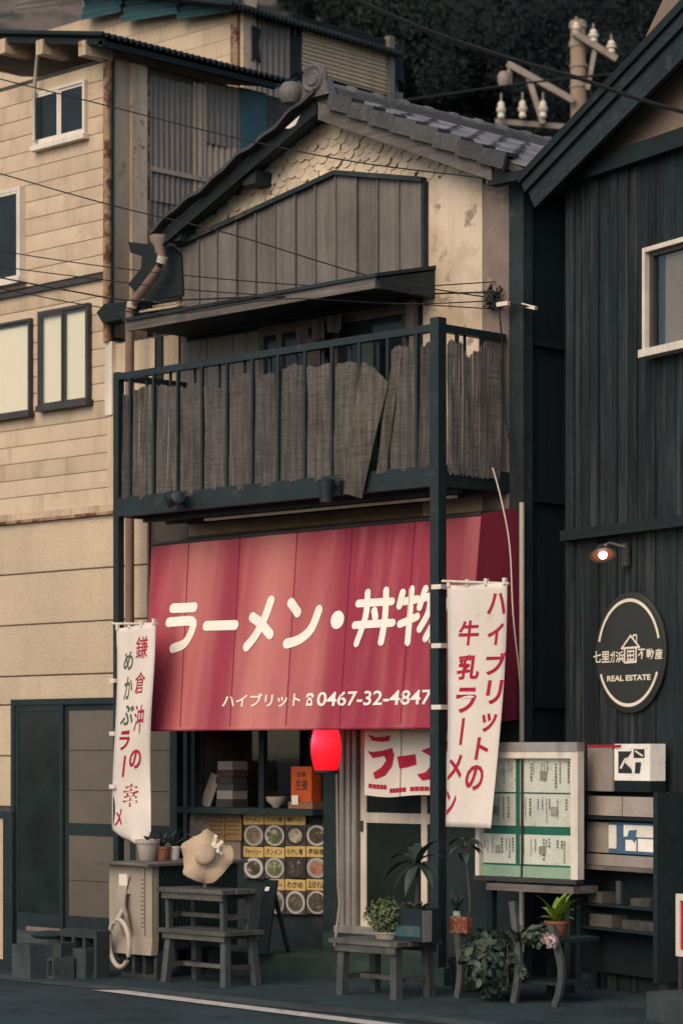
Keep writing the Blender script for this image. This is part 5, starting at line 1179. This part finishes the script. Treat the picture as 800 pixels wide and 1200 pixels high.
# --- menu cards under the shop window
ym = YW-.03
colx = [285, 309.5, 334, 358.5, 384]; rowy = [(955, 967, 992), (992.5, 1005, 1030), (1031, 1044, 1072)]
rim = {(0, 2): 'bowl_rim_blk', (1, 2): 'bowl_rim_blk'}
rn_ = ('top', 'middle', 'bottom'); cn_ = ('first', 'second', 'third', 'last')
caps = ['ラーメン', 'ワンタン麺', '味噌ラーメン', '塩', 'チャーシュー', 'タンメン', 'もやし麺', '辛味噌', 'カレー', 'わかめ', '五目そば']
ci = 0
for r_ in range(3):
    for c_ in range(4):
        if r_ == 2 and c_ == 0: continue
        a0, b0, c0 = rowy[r_]; x0_ = P(colx[c_]+.6, 1000, ym).x; x1_ = P(colx[c_+1]-.6, 1000, ym).x; ztop_, zmid, zbot = (P((colx[c_]+colx[c_+1])/2, q, ym).z for q in (a0, b0, c0))
        if r_ == 2 and c_ == 1: x0_ = P(316, 1000, ym).x
        t = thing('menu_card', ((x0_+x1_)/2, ym, zbot), 'menu card with bowl photo, %s row, %s from the left' % (rn_[r_], cn_[c_]), 'menu card', 'menu cards under the shop window')
        tilt = random.uniform(-.006, .006)
        MB().prism([(x0_, ym, zbot), (x1_, ym, zbot+tilt), (x1_, ym, zmid+tilt), (x0_, ym, zmid)], (0, .006, 0)).build('photo', 'card_photo', t)
        if not (r_ == 0 and c_ == 3): MB().prism([(x0_, ym-.003, zmid+.001), (x1_, ym-.003, zmid+.001+tilt), (x1_, ym-.003, ztop_+tilt), (x0_, ym-.003, ztop_)], (0, .006, 0)).build('caption', 'card_yellow', t)
        cxm, czm = (x0_+x1_)/2, (zmid+zbot)/2; A, B = (x1_-x0_)*.485, (zmid-zbot)*.485; red = (r_, c_) == (1, 3)
        def disc(k, yo): return [(cxm+A*k*math.cos(q*math.pi/12), ym-yo, czm+B*k*math.sin(q*math.pi/12)) for q in range(24)]
        o = MB().add(disc(1, .002), [tuple(range(24))]).build('bowl', rim.get((r_, c_), 'bowl_rim'), t, fixn=False); face_dir(o, V((0, -1, 0)))
        o = MB().add(disc((.78, .7, .83)[(r_+2*c_) % 3], .004), [tuple(range(24))]).build('noodles', 'bowl_in_red' if red else ('bowl_in', 'bowl_in4', 'bowl_in2', 'bowl_in3')[(r_*3+c_*5+r_*c_) % 4], t, fixn=False); face_dir(o, V((0, -1, 0)))
        if not (r_ == 0 and c_ == 3):
            mb = MB(); put_text(mb, caps[ci], x0_+.02, x1_-.025, zmid+.018, ztop_-.014, lambda u, v: V((u, ym-.0055, v)), .01, .2); o = mb.build('lettering', 'black_print', t, fixn=False); face_dir(o, V((0, -1, 0)))
        ci += 1
for k, (p0, p1) in enumerate(((244, 263), (264, 283))):
    x0_, x1_ = P(p0, 970, ym).x, P(p1, 970, ym).x; z0_, z1_ = P(p0, 985, ym).z, P(p0, 959, ym).z
    t = thing('price_card', ((x0_+x1_)/2, ym, z0_), 'ochre handwritten card above the hat, %s of the pair' % ('left' if k == 0 else 'right'), 'card', 'ochre cards under the shop window')
    MB().box(x0_, x1_, ym, ym+.008, z0_, z1_).build('card', 'card_ochre', t)
    mb = MB()
    for l in range(4): z_ = z1_-.03-l*.032; mb.box(x0_+.02, x1_-.02-.015*(l % 2), ym-.002, ym-.0005, z_, z_+.006)
    mb.build('writing', 'black_print', t)
# --- things on the shop-window sill
zs2 = zs+.001
def sillx(px, y_): return P(px, 930, y_).x
yq = YW+.02; a_, b_ = sillx(341, yq), sillx(365, yq)
t = thing('carton', ((a_+b_)/2, yq, zs2), 'orange printed carton on the window sill below the lantern', 'carton')
MB().box(a_-.01, b_+.03, yq-.02, yq+.12, zs2, zs2+.05).build('tray', 'cardboard', t); MB().box(a_, b_, yq, yq+.1, zs2+.052, zs2+.32).build('carton_body', 'orange', t)
MB().box(a_+.03, a_+.10, yq-.024, yq-.0205, zs2+.03, zs2+.10).build('sticker', 'paper', t)
mb = MB(); put_text(mb, '生姜', a_+.05, b_-.04, zs2+.14, zs2+.22, lambda u, v: V((u, yq-.002, v)), .01); put_text(mb, '名物', a_+.06, b_-.06, zs2+.24, zs2+.28, lambda u, v: V((u, yq-.002, v)), .01); o = mb.build('lettering', 'black_print', t, fixn=False); face_dir(o, V((0, -1, 0)))
c = V((sillx(324, YW+.1), YW+.1, zs2)); tag(MB().lathe(c, [(.02, 0), (.03, .004), (.035, .015), (.075, .05), (.085, .085), (.078, .085), (.03, .02)], 20).build('bowl', 'potwhite', smooth=True), 'small white bowl on the shop-window sill', 'bowl')
for k, (px0, px1, h, ma) in enumerate(((254, 273, .10, 'curtain'), (253, 274, .11, 'mag'), (254, 272, .09, 'curtain'), (255, 271, .10, 'wall_grey'))):
    pass
bs = thing('magazine_stack', (sillx(263, YW+.1), YW+.1, zs2), 'stack of faded packets on the sill at the left', 'packets')
zc = zs2
for k, h in enumerate((.06, .07, .05, .06, .05, .07)):
    a_, b_ = sillx(253+k % 3, YW+.06), sillx(273-k % 2, YW+.06); MB().box(a_, b_, YW+.06, YW+.22, zc, zc+h-.003).build('packet', ('curtain', 'mag', 'wall_grey', 'curtain', 'redwood', 'mag')[k], bs); zc += h
fp = P(247, 930, YW+.12); MB().bar((fp.x-.05, YW+.1, zs2+.0), (fp.x+.02, YW+.16, zs2+.25), .012, .12, (1, 0, 0)).build('folder', 'mag', bs)
# dark narrow board beside the cards
c = P(310, 1100, -.1); t = thing('chalk_stand', (c.x, -.1, .12), 'narrow black standing board between the stool and the menu cards', 'sign')
xq0, xq1 = P(303, 1060, -.08).x, P(317, 1060, -.08).x; zA, zB = .125, P(310, 1032, -.08).z
MB().prism([(xq0, -.12, zA), (xq1, -.12, zA), (xq1, -.02, zB), (xq0, -.02, zB)], (0, .02, 0)).build('board', 'potdark', t); MB().prism([(xq0+.03, -.045, zB-.08), (xq0+.07, -.045, zB-.08), (xq0+.07, -.033, zB-.05), (xq0+.03, -.033, zB-.05)], (0, -.006, 0)).build('sticker', 'paper', t)
MB().bar(((xq0+xq1)/2, .0, zB-.05), ((xq0+xq1)/2, .16, zA), .03, .02).build('strut', 'potdark', t)

# --- bench on the right with its plants
yb = -1.05; x0_, x1_ = P(390, 1112, yb).x, P(458, 1112, yb).x
bench('low_bench', 'low wooden bench with plants in front of the white door', x0_, x1_+.02, yb, yb+.42, 0, .37, 4, .01, .04, .055, .05)
bpos = lambda px, yy, z=.374: V((P(px, 1100, yy).x, yy, z))
c = bpos(455, yb+.16); t = pot('plant_pot', 'small bushy plant in a pale bowl on the low bench', c, .08, .095, .05, 'potwhite')
mb = MB(); leafball(mb, c+V((0, 0, .15)), .17, .15, .12, 900, .017, 4); mb.build('foliage', 'bush', t, fixn=False)
st_ = MB(); rn = random.Random(2)
for k in range(16): a_ = rn.uniform(0, 6.28); st_.tube([c+V((0, 0, .03)), c+V((.10*math.cos(a_), .09*math.sin(a_), .13+rn.uniform(0, .08)))], .003, 4)
st_.build('stems', 'bark', t)
c = bpos(488, yb+.22); t = thing('planter', c, 'dark square planter with broad-leaved dracaena on the low bench', 'planter')
mb = MB(); mb.prism([c+V((-.13, -.09, 0)), c+V((.13, -.09, 0)), c+V((.13, .09, 0)), c+V((-.13, .09, 0))], (0, 0, .21)); mb.build('box', 'potdark', t)
MB().box(c.x-.12, c.x+.12, c.y-.094, c.y-.0905, c.z+.03, c.z+.10).build('label_band', 'tin_teal', t); MB().box(c.x+.1305, c.x+.134, c.y-.085, c.y+.0, c.z+.0, c.z+.20).build('label_band', 'alu', t)
top = V((P(489, 1012, c.y).x, c.y, P(489, 1012, c.y).z)); MB().tube([c+V((0, 0, .2)), c+V((.01, 0, .35)), top], [.016, .013, .011], 8).build('stem', 'bark', t, True)
mb = MB()
tips = [(452, 1035, .0), (457, 1007, .05), (478, 990, .1), (513, 982, .0), (520, 1003, .05), (505, 1048, -.1), (478, 1052, -.12), (489, 985, .15), (512, 1030, -.05), (466, 1047, -.1)]
for px, py, oy in tips:
    tip = P(px, py, c.y+oy); dvec = tip-top; L = dvec.length*1.08; blade(mb, top, dvec+V((0, 0, .55*dvec.length)), L, .034, 1.25, 8)
mb.build('leaves', 'leaf', t, fixn=False)
mb = MB(); 
for k in range(16): a_ = k*.7; blade(mb, c+V((.04*math.cos(a_), .04*math.sin(a_), .19)), (math.cos(a_), math.sin(a_), 1.1), .12, .022, 1.0, 5)
mb.build('undergrowth', 'leaf_pale', t, fixn=False)

# --- plant stand on the right
yf = -.62; xs0, xs1 = P(533, 1150, yf).x, P(654, 1150, yf).x; zS = .42
ps = thing('plant_stand', ((xs0+xs1)/2, yf+.2, 0), 'grey plant stand with bent wooden legs in front of the notice case', 'plant stand')
for k in range(3): MB().box(xs0, xs1-.02, yf+.05+k*.13, yf+.165+k*.13, zS-.025, zS).build('shelf_board', 'ac_dark', ps)
for k in range(2): MB().box(xs0+.02, xs1-.05, yf+.10+k*.15, yf+.235+k*.15, .12, .14).build('lower_shelf', 'ac_dark', ps)
def leg(px0, tall, bend, ma='greywood_z'):
    b0 = V((P(px0, 1150, yf).x, yf, 0)); pts = [b0+V((bend*math.sin(k/8*math.pi*1.3), .02*k/8, (tall)*k/8)) for k in range(9)]
    mb = MB()
    for k in range(8): mb.bar(pts[k], pts[k+1]+V((0, 0, .004)), .045, .03, (0, 1, 0))
    mb.build('leg', ma, ps)
leg(602, .64, .035); leg(650, .50, -.07+.12); leg(536, .42, .02)
for px in (545, 640): MB().box(P(px, 1150, yf+.4).x, P(px, 1150, yf+.4).x+.04, yf+.4, yf+.44, 0, zS-.025).build('leg', 'ac_dark', ps)
# ivy spilling over the front
c = V((P(572, 1130, yf-.05).x, yf-.03, .24))
iv = thing('trailing_ivy', (c.x, c.y+.1, zS-.0), 'dark trailing ivy spilling over the front of the plant stand', 'plant')
mb = MB(); leafball(mb, c, .22, .12, .22, 420, .036, 8); mb.build('foliage', 'leaf', iv, fixn=False)
mb = MB(); leafball(mb, c+V((-.03, -.04, .02)), .23, .12, .2, 70, .036, 18); mb.build('pale_leaves', 'leaf_pale', iv, fixn=False)
mb = MB()
for px, py, dx in ((560, 1085, -.6), (575, 1082, -.3), (590, 1085, .4), (605, 1090, .8), (620, 1100, 1)):
    for k in range(5): blade(mb, P(px, 1105, yf), (dx+.3*k-.6, -.5, .7), .18, .016, .9, 5)
mb.build('long_leaves', 'leaf_pale', iv, fixn=False)
stv = MB()
for k in range(7): stv.tube([V((c.x-.15+.05*k, yf+.06, zS+.01)), V((c.x-.17+.055*k, yf-.05, zS-.05)), V((c.x-.18+.06*k, yf-.07, .1))], .004, 4)
stv.build('stems', 'bark', iv)
# flowering plant at the right of the ivy
c = V((P(632, 1100, yf+.03).x, yf+.05, zS)); t = pot('flower_pot', 'leafy pot with pale pink blossoms on the plant stand', c, .05, .065, .06, 'potdark')
mb = MB(); leafball(mb, c+V((0, -.04, .02)), .15, .10, .08, 130, .026, 21); mb.build('foliage', 'leaf_pale', t, fixn=False)
for (px, py, r_) in ((645, 1104, .045), (640, 1100, .03)):
    q = P(px, py, yf-.05); mb = MB(); leafball(mb, q, r_, r_, r_, 60, .016, 30+px); mb.build('blossom', 'petal', t, fixn=False)
q = P(613, 1140, yf-.08); mb = MB(); leafball(mb, q, .03, .02, .04, 24, .03, 77); mb.build('blossom', 'leaf_pale', t, fixn=False)
# lime plant in terracotta
c = V((P(652, 1087, yf+.2).x, yf+.2, zS+.001)); t = pot('plant_pot', 'bright green leafy plant in terracotta pot on the plant stand', c, .055, .075, .10, 'terracotta')
mb = MB(); rn = random.Random(5)
for k in range(26): a_ = rn.uniform(0, 6.28); blade(mb, c+V((0, 0, .09)), (math.cos(a_), math.sin(a_), rn.uniform(.6, 3)), rn.uniform(.12, .26), .032, 1.1, 6)
mb.build('foliage', 'leaf_lime', t, fixn=False)
# vase and snack box
c = V((P(535, 1090, yf+.12).x, yf+.12, zS+.001)); t = thing('bottle', c, 'pale green bottle with sprig at the left of the plant stand', 'bottle')
MB().lathe(c, [(.03, 0), (.036, .005), (.036, .07), (.024, .11), (.024, .13), (.018, .13)], 14).build('bottle_body', 'mint', t, True)
mb = MB(); 
for k in range(9): blade(mb, c+V((0, 0, .12)), (math.cos(k*.8), math.sin(k*.8), 2.2), .13, .014, .6, 5)
mb.build('sprig', 'leaf', t, fixn=False)
c = V((P(527, 1100, yf).x, yf, zS+.001)); w_ = P(547, 1100, yf).x-c.x; MB().box(c.x, c.x+w_, yf+.0, yf+.05, zS+.001, zS+.105).build('snack_box', 'glossy_box'); tag(bpy.data.objects['snack_box'], 'small red and yellow printed box beside the right post', 'box')
# tall leafy plant behind the right post
c = V((P(548, 1150, -.2).x, -.2, 0)); t = pot('plant_pot', 'tall dim plant in dark pot behind the right banner', c, .10, .13, .22, 'potdark')
tp_ = P(545, 985, -.2); MB().tube([c+V((0, 0, .2)), c+V((.02, 0, .6)), tp_], .010, 6).build('stem', 'bark', t, True); mb = MB()
for k in range(10): blade(mb, tp_+V((0, 0, -.05*(k % 3))), (math.cos(k*1.1), math.sin(k*1.1), .3), .15, .03, 1.8, 6)
mb.build('leaves', 'leaf', t, fixn=False)

# ================================================================== WIRES, POLE
def wire(pts, ys_, r_, label, ma='wire', D=None):
    if D: p3 = [PD(a, b, D) for a, b in pts]
    else: p3 = [P(a, b, y_) for (a, b), y_ in zip(pts, ys_ if isinstance(ys_, list) else [ys_]*len(pts))]
    out = []
    for i in range(len(p3)-1):
        p0, p1, p2, p3_ = p3[max(i-1, 0)], p3[i], p3[i+1], p3[min(i+2, len(p3)-1)]
        for k in range(5): t = k/5; out.append(.5*((2*p1)+(p2-p0)*t+(2*p0-5*p1+4*p2-p3_)*t*t+(3*p1-p0-3*p2+p3_)*t**3))
    out.append(p3[-1]); return tag(MB().tube(out, r_, 5).build('overhead_wire', ma, smooth=True), label, 'wire', 'overhead wires')
wire([(-60, 76), (0, 92), (120, 122), (280, 162), (420, 190), (565, 208)], [-.4, -.35, -.25, -.1, .1, .31], .005, 'thin wire crossing the small upper window and the gable')
wire([(-60, 186), (0, 203), (130, 240), (270, 274), (440, 325), (582, 350)], [-.4, -.3, -.2, -.05, .2, .68], .005, 'wire slanting down across the gable cladding')
wire([(-60, 285), (0, 294), (130, 313), (300, 330), (440, 337), (580, 330)], [-.3, -.2, -.1, 0, .3, .68], .0045, 'uppermost of the low wires crossing the small canopy')
wire([(-60, 302), (0, 312), (100, 325), (230, 340), (420, 352), (580, 362)], [-.3, -.2, -.1, -.02, .3, .68], .0045, 'second low wire, running along the canopy edge')
wire([(-60, 312), (0, 325), (90, 342), (160, 352), (300, 348), (420, 346), (582, 342)], [-.3, -.2, -.1, 0, .05, .3, .68], .0065, 'thicker low wire crossing the canopy to the house corner')
wire([(-60, 330), (0, 338), (100, 357), (200, 368), (330, 350), (470, 356), (582, 352)], [-.3, -.2, -.1, 0, .05, .3, .68], .0045, 'lowest wire above the balcony rail')
wire([(395, -14), (420, 0), (500, 35), (600, 69), (680, 92), (745, 115), (840, 142)], 0, .013, 'thick cable passing in front of the wooden gable', D=15)
wire([(400, 128), (510, 112), (600, 99), (680, 90), (725, 86)], 0, .014, 'slack cable behind the tiled roof running to the utility pole', D=29)
wire([(583, 352), (588, 400), (590, 470), (600, 540), (606, 604)], .62, .007, 'black cable hanging down the house corner beside the reed screen')
wire([(577, 548), (587, 585), (597, 640), (601, 720), (609, 800), (612, 868)], .45, .006, 'white cord hanging from the balcony past the awning', 'wire_white')
wc = P(582, 348, .66); t = thing('cable_bundle', wc, 'tangled cable bundle with white clips at the house corner', 'cables'); mb = MB(); rn = random.Random(4)
for k in range(6):
    pts = [wc+V((rn.uniform(-.09, .06), rn.uniform(-.06, .02), rn.uniform(-.09, .09))) for _ in range(7)]; mb.tube(pts, .006, 5)
mb.build('loops', 'wire', t, True); MB().bar(P(583, 357, .6), P(596, 355, .6), .03, .03).build('clip', 'porcelain', t); MB().bar(P(612, 357, .66), P(628, 361, .66), .03, .025).build('clip', 'porcelain', t); MB().tube([P(583, 352, .62), P(628, 361, .66)], .01, 6).build('lead', 'wire', t)
c = P(577, 406, .62); t = thing('meter_bracket', c, 'small white bracket at the end of the balcony side rail', 'bracket'); MB().obox(c, (.05, 0, 0), (0, .04, 0), (0, 0, .028)).build('housing', 'alu', t); MB().bar(c+V((.05, 0, .03)), c+V((-.02, -.05, -.05)), .012, .012).build('hook', 'porcelain', t)
# utility pole up the hill
D = 29.5; s_p = D/FPX
up_ = thing('utility_pole', PD(679, 430, D), 'concrete utility pole with steel arms and porcelain insulators behind the roofs', 'utility pole')
def pp(px, py, o=0): return PD(px, py, D+o)
MB().tube([pp(680, 500), pp(679, 300), pp(677, 24)], [.115, .105, .085], 16).build('shaft', 'pole_concrete', up_, True)
for py in (26, 48): MB().tube([pp(677, py), pp(677, py+7)], .10, 16).build('band', 'steel', up_, True)
for py in (76, 100): MB().tube([pp(678, py), pp(678, py+3)], .105, 16).build('band', 'steel', up_, True)
MB().bar(pp(672, 38, -.13), pp(722, 69, -.13), .07, .07).build('crossarm', 'steel', up_); MB().bar(pp(697, 55, -.1), pp(688, 105, -.1), .05, .05).build('brace', 'steel', up_)
MB().bar(pp(594, 74, -.13), pp(672, 118, -.13), .06, .07).build('crossarm', 'steel', up_); MB().bar(pp(618, 88, -.1), pp(636, 145, -.1), .06, .06).build('brace', 'steel', up_); MB().bar(pp(597, 74, -.12), pp(597, 98, -.12), .04, .04).build('hanger', 'steel', up_)
MB().bar(pp(580, 142), pp(680, 150), .06, .06).build('crossarm', 'steel', up_)
def insul(px, py, h, r_):
    b = pp(px, py+h/2, -.13); H = h*s_p; MB().lathe(b, [(r_*.5, 0), (r_*.75, H*.1), (r_*.6, H*.35), (r_*.95, H*.45), (r_*1.0, H*.62), (r_*.6, H*.68), (r_*.75, H*.8), (r_*.5, H), (.01, H)], 14).build('insulator', 'porcelain', up_, True)
    MB().tube([b+V((0, 0, H)), b+V((0, 0, H*1.5))], .012, 6).build('pin', 'steel', up_)
for px, py in ((587, 129), (612, 128), (636, 128)): insul(px, py, 20, .055)
for px, py in ((695, 42), (716, 55)): insul(px, py, 15, .06)
insul(675, 33, 14, .05)
MB().lathe(pp(590, 92, -.13), [(.05, -.08), (.07, -.03), (.07, .04), (.04, .08)], 12).build('insulator', 'steel', up_, True)
